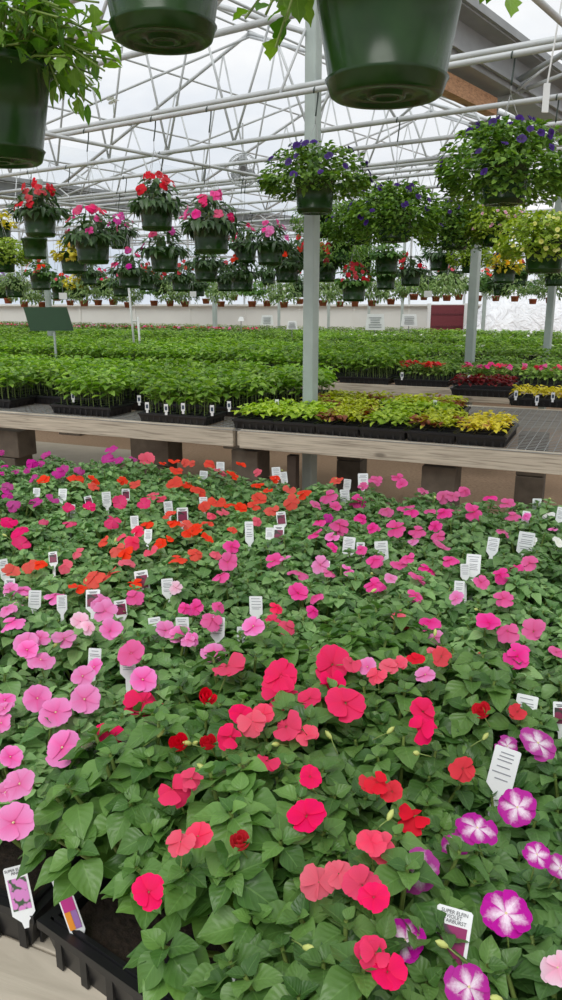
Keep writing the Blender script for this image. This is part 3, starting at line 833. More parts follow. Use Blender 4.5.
for key, txt in TAGS.items():
    ox, oy = CR[key][:2]
    for e in txt.split(';'):
        kd, x, y, w, h = e.split(); x, y, w, h = map(float, (x, y, w, h))
        big = w > 60
        t, *_r = plant_tag(ox+x/2.958, oy+y/2.958, w/2.958, h/2.958, kd, roll=random.uniform(-.1, .1) if not big else .13, tilt=random.uniform(-.5, -.2))
        tag_objs.append((t, kd, _r[2]))
def vname_near(px, py):
    return VNAME[min(FLOW, key=lambda f: (f[0]-px)**2+(f[1]-py)**2)[3]]
grp = {}
for t, kd, q in tag_objs: grp.setdefault((kd, vname_near(q[0], q[1])), []).append((q[0], t))
for (kd, vn), lst in grp.items():
    lst.sort(key=lambda a: a[0])
    for n_, (x, t) in enumerate(lst):
        what = 'white plant tag with small print' if kd == 't' else 'white plant tag with dark picture'
        if len(lst) > 1: tag(t, '%s, %s from left among those beside %s blooms' % (what, nth(n_+1), vn), 'plant tag', 'plant tags in the near bed')
        else: tag(t, '%s, the only one beside %s blooms' % (what, vn), 'plant tag', 'plant tags in the near bed')
# the four big readable ones
t, w, h, q = plant_tag(450, 943, 36, 58, 'vio', zc=RIM+.19, roll=.12, tilt=-.55, text=True, yaw=-.25)
tag(t, 'white plant tag with burgundy bloom picture and lettering among violet blooms', 'plant tag')
for i, s in enumerate(('SUPER ELFIN', 'VIOLET', 'STARBURST')): lettering(s, t, 0, h*(.43-.065*i)-.001, h*.075)
t, w, h, q = plant_tag(19, 890, 23, 42, 'pink', zc=RIM+.03, roll=-.22, tilt=-.35, text=True, yaw=.1, stake=.018)
tag(t, 'white plant tag with pale lilac blooms picture, in the bottom left tray', 'plant tag')
for i, s in enumerate(('SUPER ELFIN', 'PINK')): lettering(s, t, 0, h*(.42-.07*i)-.001, h*.08)
t, w, h, q = plant_tag(66, 898, 16, 62, 'mag', zc=RIM+.04, roll=-.36, tilt=-.35, text=True, yaw=.1, stake=.018)
tag(t, 'long white plant tag with magenta picture and orange and purple panels', 'plant tag')
mb = MB(); mb.box((-w*.2, -.0016, -h*.32), (w*.38, .0006, h*.26)); mb.build('orange_panel', M_ORANGE, t)
mb = MB(); mb.box((w*.2, -.0016, -h*.32), (w*.38, .0006, h*.26)); mb.build('purple_panel', M_PURP, t)
t, w, h, q = plant_tag(246, 984, 24, 30, 'dark', zc=RIM+.17, roll=-.15, tilt=-.4)
tag(t, 'white plant tag with dark picture half hidden in leaves at bottom edge', 'plant tag')

# ------------------------------------------------------------------ far benches
ZF = .77
fA = at(239, 430, z=ZF)
def bb(u, v, z=0): return Vector((fA.x, fA.y, 0))+E1*u+E2*v+Vector((0, 0, z))
def bench(v0, depth, u0, u1, label, boards=None, near=False):
    c = bb(0, v0); t = empty('display_bench', c, BROT, label, 'bench', 'display benches behind the near bed')
    boards = boards or [(u0, u1, 0)]
    for a, b_, dz in boards:
        mb = MB(); mb.box(((a+b_)/2, .02, ZF-.059+dz), (b_-a, .04, .118)); bevel(mb.build('front_board', M_WOOD, t), .004)
    mb = MB(); mb.box(((u0+u1)/2, depth, ZF-.07), (u1-u0, .04, .14)); mb.build('back_board', M_WOOD, t)
    mb = MB(); 
    if near:
        st = .05; n = int((u1-u0)/st)
        for i in range(n+1): mb.box((u0+i*st, depth/2, ZF-.006), (.004, depth, .004))
        n = int(depth/st)
        for i in range(n+1): mb.box(((u0+u1)/2, i*st, ZF-.003), (u1-u0, .004, .004))
    else:
        x = u0
        while x < u1: mb.box((x, depth/2, ZF-.004), (.008, depth, .006)); x += .1
        for i in range(6): mb.box(((u0+u1)/2, (i+.5)*depth/6, ZF-.004), (u1-u0, .008, .0056))
    mb.build('wire_top', M_WIRE if near else M_GUT, t)
    mb = MB(); x = u0+.3
    while x < u1: mb.box((x, depth/2, ZF-.06), (.05, depth-.05, .09)); x += 1.1
    mb.build('cross_joist', M_WOOD, t)
    return t
front_boards = [(-3.6, -.045, .005), (.0, 3.2, 0)]
b1 = bench(0, 1.75, -3.6, 3.2, 'nearest weathered wooden bench with wire top, holding coleus and seedling trays', front_boards, near=True)
def pier(px, py, D_off, w, h, label, cap=True, mat=M_BLOCK):
    p = at(px, py, z=ZF-.14); u = (p-Vector((fA.x, fA.y, 0))).dot(E1); 
    loc = bb(u, .16+D_off); t = empty('block_pier', loc, BROT, label, 'bench support', 'stacked block piers under the nearest bench')
    z = 0; top = ZF-.145; n = 3; hh = top/n
    for i in range(n):
        ww = w*(1 if i < n-1 or not cap else 1.45)
        mb = MB(); mb.box((0, 0, z+hh/2), (ww, .2, hh-.006)); bevel(mb.build('block', mat, t), .006); z += hh
    return t
pier(22, 425, 0, .2, .6, 'stacked concrete block pier farthest left under the nearest bench')
pier(148, 436, .2, .22, .6, 'stacked concrete block pier under the middle of the left bench board')
pier(250, 447, .02, .19, .6, 'stacked concrete block pier under the joint between the two bench boards', False)
pier(443, 462, .02, .2, .6, 'wide concrete block pier under the right bench board', False)
p = at(306, 452, z=.6); u = (p-Vector((fA.x, fA.y, 0))).dot(E1)
t = empty('bench_post', bb(u, .08), BROT, 'thin dark wooden post under the right bench board near its left end', 'bench support')
mb = MB(); mb.box((0, 0, .31), (.06, .06, .62)); mb.build('upright', plain('dark_wood', (70, 58, 48), .9, noise=.3), t); mb = MB(); mb.box((0, 0, .03), (.14, .14, .06)); mb.build('foot', M_BLOCK, t)
for i, (px, ww) in enumerate(((352, .2), (532, .2))):
    r = ray(px, 462); d = bb(0, 1.55); kk = (d.dot(E2))/(Vector((r.x, r.y, 0)).dot(E2)); q = Vector((r.x*kk, r.y*kk, 0))
    t = empty('block_pier', q, BROT, '%s from left of the block piers at the back of the nearest bench' % nth(i+1), 'bench support', 'rear block piers')
    for z in (0, 1):
        mb = MB(); mb.box((0, 0, .155+.31*z), (ww, .19, .304)); bevel(mb.build('block', M_BLOCK, t), .006)
bench_defs = [(2.85, 1.55), (5.2, 1.5), (7.5, 1.4), (9.7, 1.3)]
for i, (v0, dp) in enumerate(bench_defs):
    yv = fA.dot(E2)+v0
    fl_ = Vector((fA.x, fA.y, 0))+E2*(v0+dp)
    ulim = -(21.6-fl_.y)/abs(E1.y)
    bench(v0, dp, max(ulim, -4-v0*.9), 4+v0*.6, '%s bench behind the nearest one, covered in trays of plants' % nth(i+1))
    for j, uu in enumerate(np.arange(-3.5-v0*.85, 4+v0*.7, 2.2)):
        if i > 0: continue
        t = empty('block_pier', bb(float(uu), v0+.2), BROT, 'block pier under the %s bench back, seen only through gaps' % nth(i+1), 'bench support', 'block piers of bench %s back' % nth(i+1))
        for z in (0, 1):
            mb = MB(); mb.box((0, 0, .155+.31*z), (.3, .19, .304)); mb.build('block', M_BLOCK, t)

# flats ----------------------------------------------------------------
def flat_foliage(name, mat, h, n, ll, tpls, seed, W=.48, Dp=.25, per=7, spread=.03, flowers=None, lvl=1.0):
    random.seed(seed); fo = MB()
    nx = int(round(math.sqrt(n*W/Dp))); ny = max(1, int(round(n/nx)))
    for i in range(nx):
        for j in range(ny):
            x = -W/2+(i+.5)*W/nx+random.uniform(-.012, .012); y = -Dp/2+(j+.5)*Dp/ny+random.uniform(-.012, .012)
            hh = h*random.uniform(.8, 1.1)
            if h > .1: fo.tube([(x, y, 0), (x+random.uniform(-.01, .01), y, hh)], [.0025, .0015], 1, 4, cap=False)
            for k in range(per):
                q = k*2.4+random.uniform(0, 1); f = 1-(k/per)**1.2*.55 if h > .1 else 1-.5*k/per
                d = Vector((math.cos(q), math.sin(q), random.uniform(-.35, .35)))
                b0 = Vector((x, y, hh*f))+d*random.uniform(0, spread)
                put_leaf(fo, random.choice(tpls), b0, d, (random.uniform(-.3, .3), random.uniform(-.3, .3), 1), ll*random.uniform(.7, 1.1))
            q = random.uniform(0, 6.28); 
            put_leaf(fo, random.choice(tpls), (x, y, hh), (math.cos(q), math.sin(q), .8), (0, 0, 1), ll*.6)
    return fo.mesh(name, [mat, M_STEM])
FO = {}
def fol(key, nv=3, **kw): FO[key] = [flat_foliage('foliage', seed=hash_(key)+31*i, **kw) for i in range(nv)]
fol('pepper', 4, mat=LEAF['seedling'], h=.20, n=32, ll=.070, tpls=T_MID, per=9)
fol('pepper_low', 3, mat=LEAF['seedling'], h=.15, n=32, ll=.055, tpls=T_MID, per=8)
fol('coleus', 3, mat=LEAF['coleus'], h=.075, n=40, ll=.05, tpls=T_MID, per=8)
fol('coleus_green', 3, mat=LEAF['coleus_green'], h=.075, n=40, ll=.05, tpls=T_MID, per=8)
fol('gold', 2, mat=LEAF['gold'], h=.075, n=40, ll=.045, tpls=T_MID, per=8)
fol('burgundy', 2, mat=LEAF['burgundy'], h=.1, n=40, ll=.05, tpls=T_MID, per=8)
fol('begonia', 2, mat=LEAF['seedling_dark'], h=.13, n=28, ll=.05, tpls=T_MID, per=8)
fol('far', 3, mat=LEAF['seedling'], h=.15, n=22, ll=.075, tpls=T_LOW, per=7)
fol('far_dark', 3, mat=LEAF['seedling_dark'], h=.13, n=22, ll=.075, tpls=T_LOW, per=7)
fol('moss', 2, mat=LEAF['moss'], h=.16, n=40, ll=.05, tpls=T_LOW, per=7)
KIND = {'pepper': 'tall green seedlings', 'pepper_low': 'green seedlings', 'coleus': 'yellow green coleus', 'coleus_green': 'lime green coleus', 'gold': 'golden coleus', 'burgundy': 'burgundy foliage plants',
        'begonia': 'flowering begonias', 'far': 'bright green seedlings', 'far_dark': 'dark green plants', 'moss': 'fine moss green plants'}
flats = []
def flat(u, v, key, turn=False, fl=None, nfl=0, rowkey='', frot=0):
    p = bb(u, v); rz = BROT+(R(90) if turn else 0)+frot
    q = proj((p.x, p.y, ZF+.12))
    if q[2] < 0 or q[0] < -60 or q[0] > 622 or p.y > 21.3: return None
    t = empty('plant_flat', (p.x, p.y, ZF+.0005), rz)
    inst('tray', flat_meshes[0], t)
    inst('foliage', random.choice(FO[key]), t, Matrix.Translation((0, 0, .055)) @ Matrix.Rotation(random.choice((0, math.pi)), 4, 'Z'))
    if q[2] < 6.5: inst('cell_pack', flat_meshes[1], t); inst('soil', flat_meshes[2], t)
    if fl:
        for _ in range(nfl):
            hgt = {'begonia': .2, 'far_dark': .19, 'far': .2, 'burgundy': .17}.get(key, .15)
            pp = (random.uniform(-.24, .24), random.uniform(-.13, .13), hgt+random.uniform(-.02, .02))
            inst('flower', random.choice(FL_FAR), t, basis(pp, (random.uniform(-.6, .6), random.uniform(-.6, .6), 1), random.uniform(.024, .036)), PET[random.choice(fl)])
    flats.append((t, key, rowkey, q, fl)); return t
random.seed(21)
# nearest bench, front row, left part: seedlings (long side to the front)
def u_of(px, py, z=ZF):
    p = at(px, py, z=z); return (p-Vector((fA.x, fA.y, 0))).dot(E1)
fr = 'front row, nearest bench'
flat(u_of(12, 402), .32, 'pepper', rowkey=fr)
flat(u_of(104, 410), .26, 'pepper', rowkey=fr)
ul = u_of(187, 420)
flat(ul, .17, 'pepper', rowkey=fr)
ul2 = .0
flat(ul+.56, .2, 'pepper', rowkey='second row of the nearest bench') if False else None
# coleus trays, short side to the front
uc = u_of(262, 434)
keys = ['coleus_green', 'coleus_green', 'coleus', 'coleus_green', 'coleus', 'gold']
ustart = u_of(232, 432)+.08
for i in range(6):
    u = ustart+i*.286
    flat(u, .30, keys[i], turn=True, rowkey=fr, frot=random.uniform(-.02, .02))
last_u = ustart+5*.286
fl_row = lambda v, us, keyf, rk, **kw: [flat(u, v, keyf(i), rowkey=rk, **kw) for i, u in enumerate(us)]
r2 = 'second row, nearest bench'; r3 = 'third row, nearest bench'
for i in range(-7, 0): flat(ustart-.42+(i+1)*.55, .62, 'pepper', rowkey=r2)
def uv_of(px, py):
    p = at(px, py, z=ZF)-Vector((fA.x, fA.y, 0)); return p.dot(E1), p.dot(E2)
a_, b_ = uv_of(545, 405); flat(a_, b_, 'gold', rowkey=r2)
a_, b_ = uv_of(484, 395); flat(a_, b_, 'burgundy', rowkey=r3)
for i in range(-7, 8):
    u = ustart-.2+i*.55
    if u < ustart-.1: flat(u, .98, 'pepper', rowkey=r3)
    elif u < last_u-.5: flat(u, .76, 'coleus' if i % 2 else 'coleus_green', rowkey=r2)
for i in range(-10, 3):
    u = ustart-.2+i*.55
    if u < ustart+.35: flat(u, 1.32, 'pepper', rowkey='fourth row, nearest bench'); flat(u-.1, 1.62, 'pepper', rowkey='fifth row, nearest bench')
    elif u < ustart+1.2: flat(u, 1.08, 'coleus', rowkey=r3)
# benches behind
for bi, (v0, dp) in enumerate(bench_defs):
    nrows = 4 if bi == 0 else (3 if bi < 3 else 2)
    stp = dp/nrows*.98
    dist = fA.dot(E2)+v0
    for rj in range(nrows):
        v = v0+.18+rj*stp; rk = '%s row, %s bench back' % (nth(rj+1), nth(bi+1))
        us = np.arange(-9-v0, 9+v0, .56)
        for n_, u in enumerate(us):
            if bi == 0 and False: continue
            p = bb(float(u), v); q = proj((p.x, p.y, ZF+.12))
            if q[2] < 0 or not (-30 < q[0] < 592): continue
            random.seed(int(bi*1000+rj*100+n_))
            x = q[0]
            if bi == 0:
                if rj == 0 and x > 395: flat(float(u), v, 'begonia', fl=('X', 'O') if x < 480 or random.random() < .6 else ('P', 'C'), nfl=random.randint(26, 40) if x < 500 else random.randint(12, 22), rowkey=rk)
                elif x > 330 and rj < 2 and x < 395: flat(float(u), v, 'pepper', rowkey=rk)
                else: flat(float(u), v, 'pepper' if x < 420 else 'far_dark', rowkey=rk)
            elif bi == 1: flat(float(u), v, 'far' if (x < 330 or rj) else 'pepper_low', rowkey=rk, fl=('H', 'H') if x > 430 and random.random() < .4 else None, nfl=4)
            elif bi == 2: flat(float(u), v, 'far' if x > 250 or rj == 0 else 'far_dark', rowkey=rk, fl=('H',) if 330 < x < 460 and rj == 1 else None, nfl=5)
            elif rj == nrows-1: flat(float(u), v, 'moss' if x < 440 else 'far', rowkey=rk, fl=('R', 'C') if x < 130 else None, nfl=10)
            else: flat(float(u), v, 'far_dark' if x < 400 else 'far', rowkey=rk, fl=('R', 'C', 'L') if x < 270 else None, nfl=20)
rowsf = {}
for f in flats: rowsf.setdefault(f[2], []).append(f)
for rk, lst in rowsf.items():
    lst.sort(key=lambda f: f[3][0])
    for n_, (t, key, _r, q, fl) in enumerate(lst):
        kd = KIND[key] if not (fl and key != 'begonia') else KIND[key]+' with blooms'
        nm = 'tray of %s, %s from left, %s' % (kd, nth(n_+1), rk)
        tag(t, nm, 'plant tray', 'trays in the '+rk)
# small tags stuck in the front bench trays
random.seed(9)
tl = [(147, 406), (166, 408), (183, 407), (212, 409), (229, 405), (73, 396), (139, 399), (277, 403), (516, 394), (537, 399), (553, 396), (469, 378), (402, 375), (435, 404)]
small = []
for (px, py) in tl:
    z = ZF+.13; p = at(px, py, z=z)
    if py > 400: 
        pass
    t = empty('plant_tag', p, random.uniform(-.2, .2)); mb = MB()
    w, h = .026, .05
    mb.box((0, 0, 0), (w, .001, h)); mb.box((0, 0, -.03), (w*.6, .0009, .03)); mb.build('card', M_TAGW, t)
    mb = MB(); mb.box((0, -.0009, -.002), (w*.6, .0006, h*.5)); mb.build('picture', plain('print_blue', (60, 74, 92), .5) if not small else small[0][2], t)
    if not small: pm = t.children[1].data.materials[0]
    small.append((px, t, t.children[-1].data.materials[0]))
small.sort(key=lambda a: a[0])
for n_, (x, t, m) in enumerate(small):
    tag(t, 'small white tag standing in the trays on the far benches, %s from left' % nth(n_+1), 'plant tag', 'small tags on the far benches')

# ------------------------------------------------------------------ hanging baskets
def pot_mesh(mat, Rr=.13, H=.2, name='pot', saucer=True, r1k=.79):
    mb = MB(); r1 = Rr*r1k
    prof = [(.001, .004), (Rr*.16, .004), (Rr*.17, .0), (Rr*.24, 0), (Rr*.25, .005), (Rr*.52, .005), (Rr*.54, 0), (r1-.006, 0), (r1, .004)]
    if saucer: prof += [(r1+.006, .022), (r1+.009, .026), (r1+.004, .030)]
    prof += [(Rr*.93, H-.022), (Rr*.985, H-.02), (Rr, H-.014), (Rr*1.0, H-.002), (Rr*.985, H), (Rr*.95, H), (Rr*.9, H-.02), (r1, .03), (.001, .028)]
    mb.lathe(prof, 0, 40); return mb.mesh(name, [mat])
ME_POT = pot_mesh(M_POT); ME_BIGPOT = pot_mesh(M_POT, .13, .2, r1k=.7); ME_TERRA = pot_mesh(M_TERRA, .065, .085, saucer=False)
mb = MB(); mb.lathe([(.001, .177), (.117, .173)], 0, 24); ME_POTSOIL = mb.mesh('soil', [M_SOIL])
def hanger_mesh(total, Rr=.13, H=.2, arm=.33):
    mb = MB()
    for k in range(3):
        a = k*2.094+.4; mb.tube([(Rr*.99*math.cos(a), Rr*.99*math.sin(a), H-.01), (Rr*.55*math.cos(a), Rr*.55*math.sin(a), H+arm*.5), (.002*math.cos(a), .002*math.sin(a), H+arm)], .0016, 0, 5)
    mb.tube([(0, 0, H+arm), (0, 0, total-.13)], .0018, 0, 5)
    me1 = mb.mesh('hanger', [M_WIRE])
    mb = MB(); pts = []
    for i in range(9):
        q = R(-30+i*30); pts.append((.024*math.cos(q), 0, total-.03+.0+.024*math.sin(q)+.018))
    pts = [(0, 0, total-.14), (.006, 0, total-.11), (.02, 0, total-.05)]+pts[1:]
    mb.tube(pts, .0045, 0, 6); me2 = mb.mesh('hook', [M_HOOK]); return me1, me2
def dome_foliage(mat, R0, up, down, n, ll, tpls, seed, droop=.0, zc=.2, stems=True):
    """n leaves filling a mound from rim height, spilling to -down"""
    random.seed(seed); fo = MB()
    for i in range(n):
        a = random.uniform(0, 6.283); e = random.uniform(-1, 1); f = random.random()**.45
        if e > 0: zz = up*math.sin(e*math.pi/2)*f; rr = R0*math.cos(e*math.pi/2*.9)*f
        else: zz = down*e*random.uniform(.6, 1.1); rr = max(.12, R0*(1-.25*e*e)*random.uniform(.8, 1.05))
        o = Vector((math.cos(a), math.sin(a), 0)); p = o*rr+Vector((0, 0, zc+zz))
        d = o*random.uniform(.5, 1)+Vector((random.uniform(-.6, .6), random.uniform(-.6, .6), random.uniform(-.5-droop, .5-droop)))
        put_leaf(fo, random.choice(tpls), p, d, o*.5+Vector((random.uniform(-.4, .4), random.uniform(-.4, .4), 1)), ll*random.uniform(.7, 1.15))
    if stems:
        for i in range(16):
            a = random.uniform(0, 6.28); rr = R0*random.uniform(.3, .9); zt = up*random.uniform(.3, .9)
            fo.tube([(.03*math.cos(a), .03*math.sin(a), zc-.03), (rr*.6*math.cos(a), rr*.6*math.sin(a), zc+zt*.8), (rr*math.cos(a), rr*math.sin(a), zc+zt)], .0025, 1, 4, cap=False)
    return fo.mesh('foliage', [mat, M_STEM])
BF = {
 'guinea': [dome_foliage(LEAF['guinea'], .18, .15, .045, 190, .085, T_LANCE, 100+i, droop=.3) for i in range(4)],
 'guinea_green': [dome_foliage(LEAF['impatiens'], .17, .14, .035, 190, .06, T_MID, 130+i, droop=.2) for i in range(3)],
 'ball': [dome_foliage(LEAF['petunia'], .33, .20, .19, 2900, .042, T_MID, 140+i) for i in range(3)],
 'ball_open': [dome_foliage(LEAF['petunia'], .33, .19, .10, 1700, .042, T_MID, 190)],
 'lime': [dome_foliage(LEAF['lime'], .29, .16, .13, 1700, .042, T_MID, 150+i) for i in range(2)],
 'trail': [dome_foliage(LEAF['petunia'], .27, .16, .22, 1000, .05, T_LANCE, 160+i, droop=.3) for i in range(2)],
 'spider': [dome_foliage(LEAF['spider'], .2, .15, .13, 420, .06, T_LANCE, 170+i, droop=.3) for i in range(3)],
 'coleus': [dome_foliage(LEAF['gold'], .17, .14, .08, 170, .06, T_MID, 180+i, droop=.2) for i in range(2)],
}
BASK = []
def basket(px, py, wpx, kind, cols, nfl, phrase, ftype=None, fsz=.03, terra=False, fscale=1.0, exact=None):
    """px,py centre of the pot rim; wpx its width"""
    rimw = .13 if terra else .26
    d = ray(px, py); dep = F*rimw/wpx; p0 = Vector((0, 0, CZ))+d*dep
    w0 = p0.dot(D2)
    w = min(RAILS, key=lambda r: abs(r-w0)) if exact is None else exact
    p = at(px, py, w=w); H = .085 if terra else .2
    kz = w/w0
    base = Vector((p.x, p.y, p.z-H)); top = RAIL_Z+.0-base.z
    random.seed(int(px*13+py*7))
    t = empty('hanging_basket', base, random.uniform(0, 6.28))
    sc = Matrix.Scale(max(.8, min(1.25, kz)), 4)
    ks = sc[0][0]
    inst('pot', ME_TERRA if terra else ME_POT, t, sc)
    if not terra and p.length < 6: inst('soil', ME_POTSOIL, t, sc)
    h1, h2 = hanger_mesh(top, (.065 if terra else .13)*ks, H*ks, min(.33, max(.12, top-H-.18)))
    ha = inst('hanger', h1, t); ho = inst('hook', h2, t, Matrix.Rotation(math.atan2(D2.y, D2.x)-t.rotation_euler.z, 4, 'Z'))
    if kind:
        fs = fscale*(.5 if terra else 1)*ks
        inst('foliage', random.choice(BF[kind]), t, Matrix.Scale(fs, 4))
        R0, up, dn = {'guinea': (.17, .17, .06), 'guinea_green': (.16, .16, .04), 'ball': (.33, .2, .15), 'ball_open': (.33, .19, .05), 'lime': (.28, .15, .13), 'trail': (.26, .16, .1), 'spider': (.16, .16, .1), 'coleus': (.17, .14, .05)}[kind]
        toc = Vector((-p.x, -p.y, 0)).normalized(); ca = math.atan2(toc.y, toc.x)-t.rotation_euler.z
        for i in range(nfl):
            a = ca+random.uniform(-1.7, 1.7); e = random.uniform(.0, 1.35) if kind not in ('ball', 'ball_open', 'lime', 'trail') else random.uniform(-.5, 1.3)
            o = Vector((math.cos(a), math.sin(a), 0))
            rr = R0*max(.0, math.cos(e))*1.02 if e > 0 else R0*1.02
            zz = up*math.sin(e)*1.05 if e > 0 else dn*e*1.2
            pp = (o*rr+Vector((0, 0, .2+zz)))*fs
            n = o*random.uniform(.6, 1)+Vector((0, 0, random.uniform(.1, .8)))+Vector((random.uniform(-.3, .3), random.uniform(-.3, .3), 0))
            inst('flower', random.choice(ftype or (FL_MID if dep < 7 else FL_FAR)), t, basis(pp, n, fsz*random.uniform(.8, 1.15), random.uniform(0, 6)), PET[random.choice(cols)])
    BASK.append((px, py, phrase, t)); return t
g = 'guinea'
# foreground pots above the camera
def big_pot(px, py, wpx, label, w=None, scale=1.0):
    """px,py centre of the pot's BOTTOM disc; wpx width of the disc"""
    dep = F*(.13*.7*2+.018)/wpx; d = ray(px, py); p0 = Vector((0, 0, CZ))+d*dep; w0 = p0.dot(D2)
    w = min(RAILS, key=lambda r: abs(r-w0)); p = p0
    t = empty('hanging_basket', p, random.uniform(0, 6)); tag(t, label, 'hanging basket', 'large pots hanging overhead')
    inst('pot', ME_BIGPOT, t); inst('soil', ME_POTSOIL, t)
    # the hook reaches over to a short rail of its own
    h1, h2 = hanger_mesh(RAIL_Z-p.z, .13, .2); inst('hanger', h1, t); inst('hook', h2, t, Matrix.Rotation(math.atan2(D2.y, D2.x)-t.rotation_euler.z, 4, 'Z'))
    return t, p
def trailing(t, p, strands, tpls, mat, ll, seed, zc=.18):
    random.seed(seed); fo = MB()
    inv = Matrix.Rotation(-t.rotation_euler.z, 3, 'Z')
    for (a, pts) in strands:
        P = [inv @ Vector(q) for q in pts]
        fo.tube(P, .0022, 1, 5, cap=False)
        n = a
        for i in range(n):
            f = (i+.5)/n*(len(P)-1); k0 = min(int(f), len(P)-2); q = P[k0].lerp(P[k0+1], f-k0)
            dd = (P[k0+1]-P[k0]).normalized(); sd = Quaternion(dd, random.uniform(0, 6.28)) @ dd.orthogonal().normalized()
            put_leaf(fo, random.choice(tpls), q+sd*.006, sd+dd*.6, (random.uniform(-.4, .4), random.uniform(-.4, .4), 1), ll*random.uniform(.6, 1.15))
    return inst('foliage', fo.mesh('foliage', [mat, M_STEM]), t)
random.seed(3)
t1, p1 = big_pot(386, 98, 123, 'large green pot hanging overhead right of centre, nearest to the camera')
t2, p2 = big_pot(164, 42, 107, 'large green pot hanging overhead left of centre, seen from below')
t3, p3 = big_pot(0, 163, 90, 'large green pot with yellow blooms cropped by the left edge')
own = []
for p in (p1, p2, p3):
    s_ = p.dot(RR); w_ = p.dot(D2); own.append((bld(-14, w_, RAIL_Z), bld(5, w_, RAIL_Z), .017))
k += 1; pipe_obj('trim_%d' % k, own)
def strand(x, y, z, x2, y2, z2, n=9, mid=.04): return (n, [(x, y, z), ((x+x2)/2, (y+y2)/2, max(z, z2)+mid), (x2, y2, z2)])
trailing(t1, p1, [strand(-.05, -.05, .2, -.19, -.06, .15, 9), strand(-.03, -.05, .2, -.20, .0, .21, 9), strand(0, .0, .2, -.17, .08, .2, 8), strand(-.05, .0, .19, -.16, .02, .17, 8), strand(.05, -.05, .2, .17, .0, .17, 7), strand(.05, .0, .2, .19, .05, .2, 8), strand(-.06, -.02, .21, -.165, -.03, .10, 10), strand(-.06, .0, .21, -.195, .0, .12, 11), strand(-.06, .03, .21, -.18, .06, .09, 10), strand(-.03, .05, .21, -.23, .05, .13, 11), strand(.06, .02, .21, .2, .03, .145, 9)]+[strand(0, 0, .19, .16*math.cos(a), .16*math.sin(a), .24, 8) for a in np.arange(0, 6, .6)], T_LOBE, LEAF['trail'], .05, 1)
trailing(t2, p2, [strand(.04, 0, .2, .18, -.02, .17, 8), strand(.04, .03, .2, .17, .04, .20, 8), strand(-.05, 0, .2, -.17, .0, .22, 8), strand(0, 0, .2, .14, .1, .2, 8), strand(.04, .02, .21, .165, .02, .12, 10), strand(-.04, .02, .21, -.18, .02, .14, 9), strand(.04, .06, .21, .19, .06, .15, 10)]+[strand(0, 0, .19, .14*math.cos(a), .14*math.sin(a), .26, 8) for a in np.arange(0, 6, .6)], T_LOBE, LEAF['trail'], .048, 2)
S = []
random.seed(12)
for i in range(64):
    a = random.uniform(-1.9, 1.9); r_ = random.uniform(.1, .28); x2 = r_*math.cos(a)*1.1; y2 = r_*math.sin(a)*.9
    z2 = random.uniform(.19, .36) if r_ < .19 else random.uniform(.16, .30)
    S.append(strand(.05*math.cos(a), .05*math.sin(a), .18, x2, y2, z2, 11, random.uniform(.01, .05)))
for (x2, z2) in ((.22, .15), (.245, .20), (.26, .22), (.19, .13), (.16, .12), (.23, .26), (.255, .17)):
    S.append(strand(.08, -.02, .2, x2, random.uniform(-.06, .04), z2, 11, .03))
trailing(t3, p3, S, T_LANCE+T_LOBE, LEAF['trail'], .042, 3)
def fl_at(t, px, py, dep, rad, col, meshes=FL_DAISY):
    p = at(px, py, depth=dep); toc = (Vector((0, 0, CZ))-p).normalized()
    inv = (Matrix.Translation(t.location) @ Matrix.Rotation(t.rotation_euler.z, 4, 'Z')).inverted()
    inst('flower', random.choice(meshes), t, inv @ basis(p, toc*.5+Vector((.1, -.2, .9)), rad), PET[col])
d3 = (p3-Vector((0, 0, CZ))).dot(Vector((0, cp, -sp)))
for (x, y) in ((38, 10), (47, 9), (60, 26), (20, 38), (32, 33), (41, 22)): fl_at(t3, x, y, d3, .016, 'gold')
fl_at(t3, 113, 100, d3, .016, 'H')
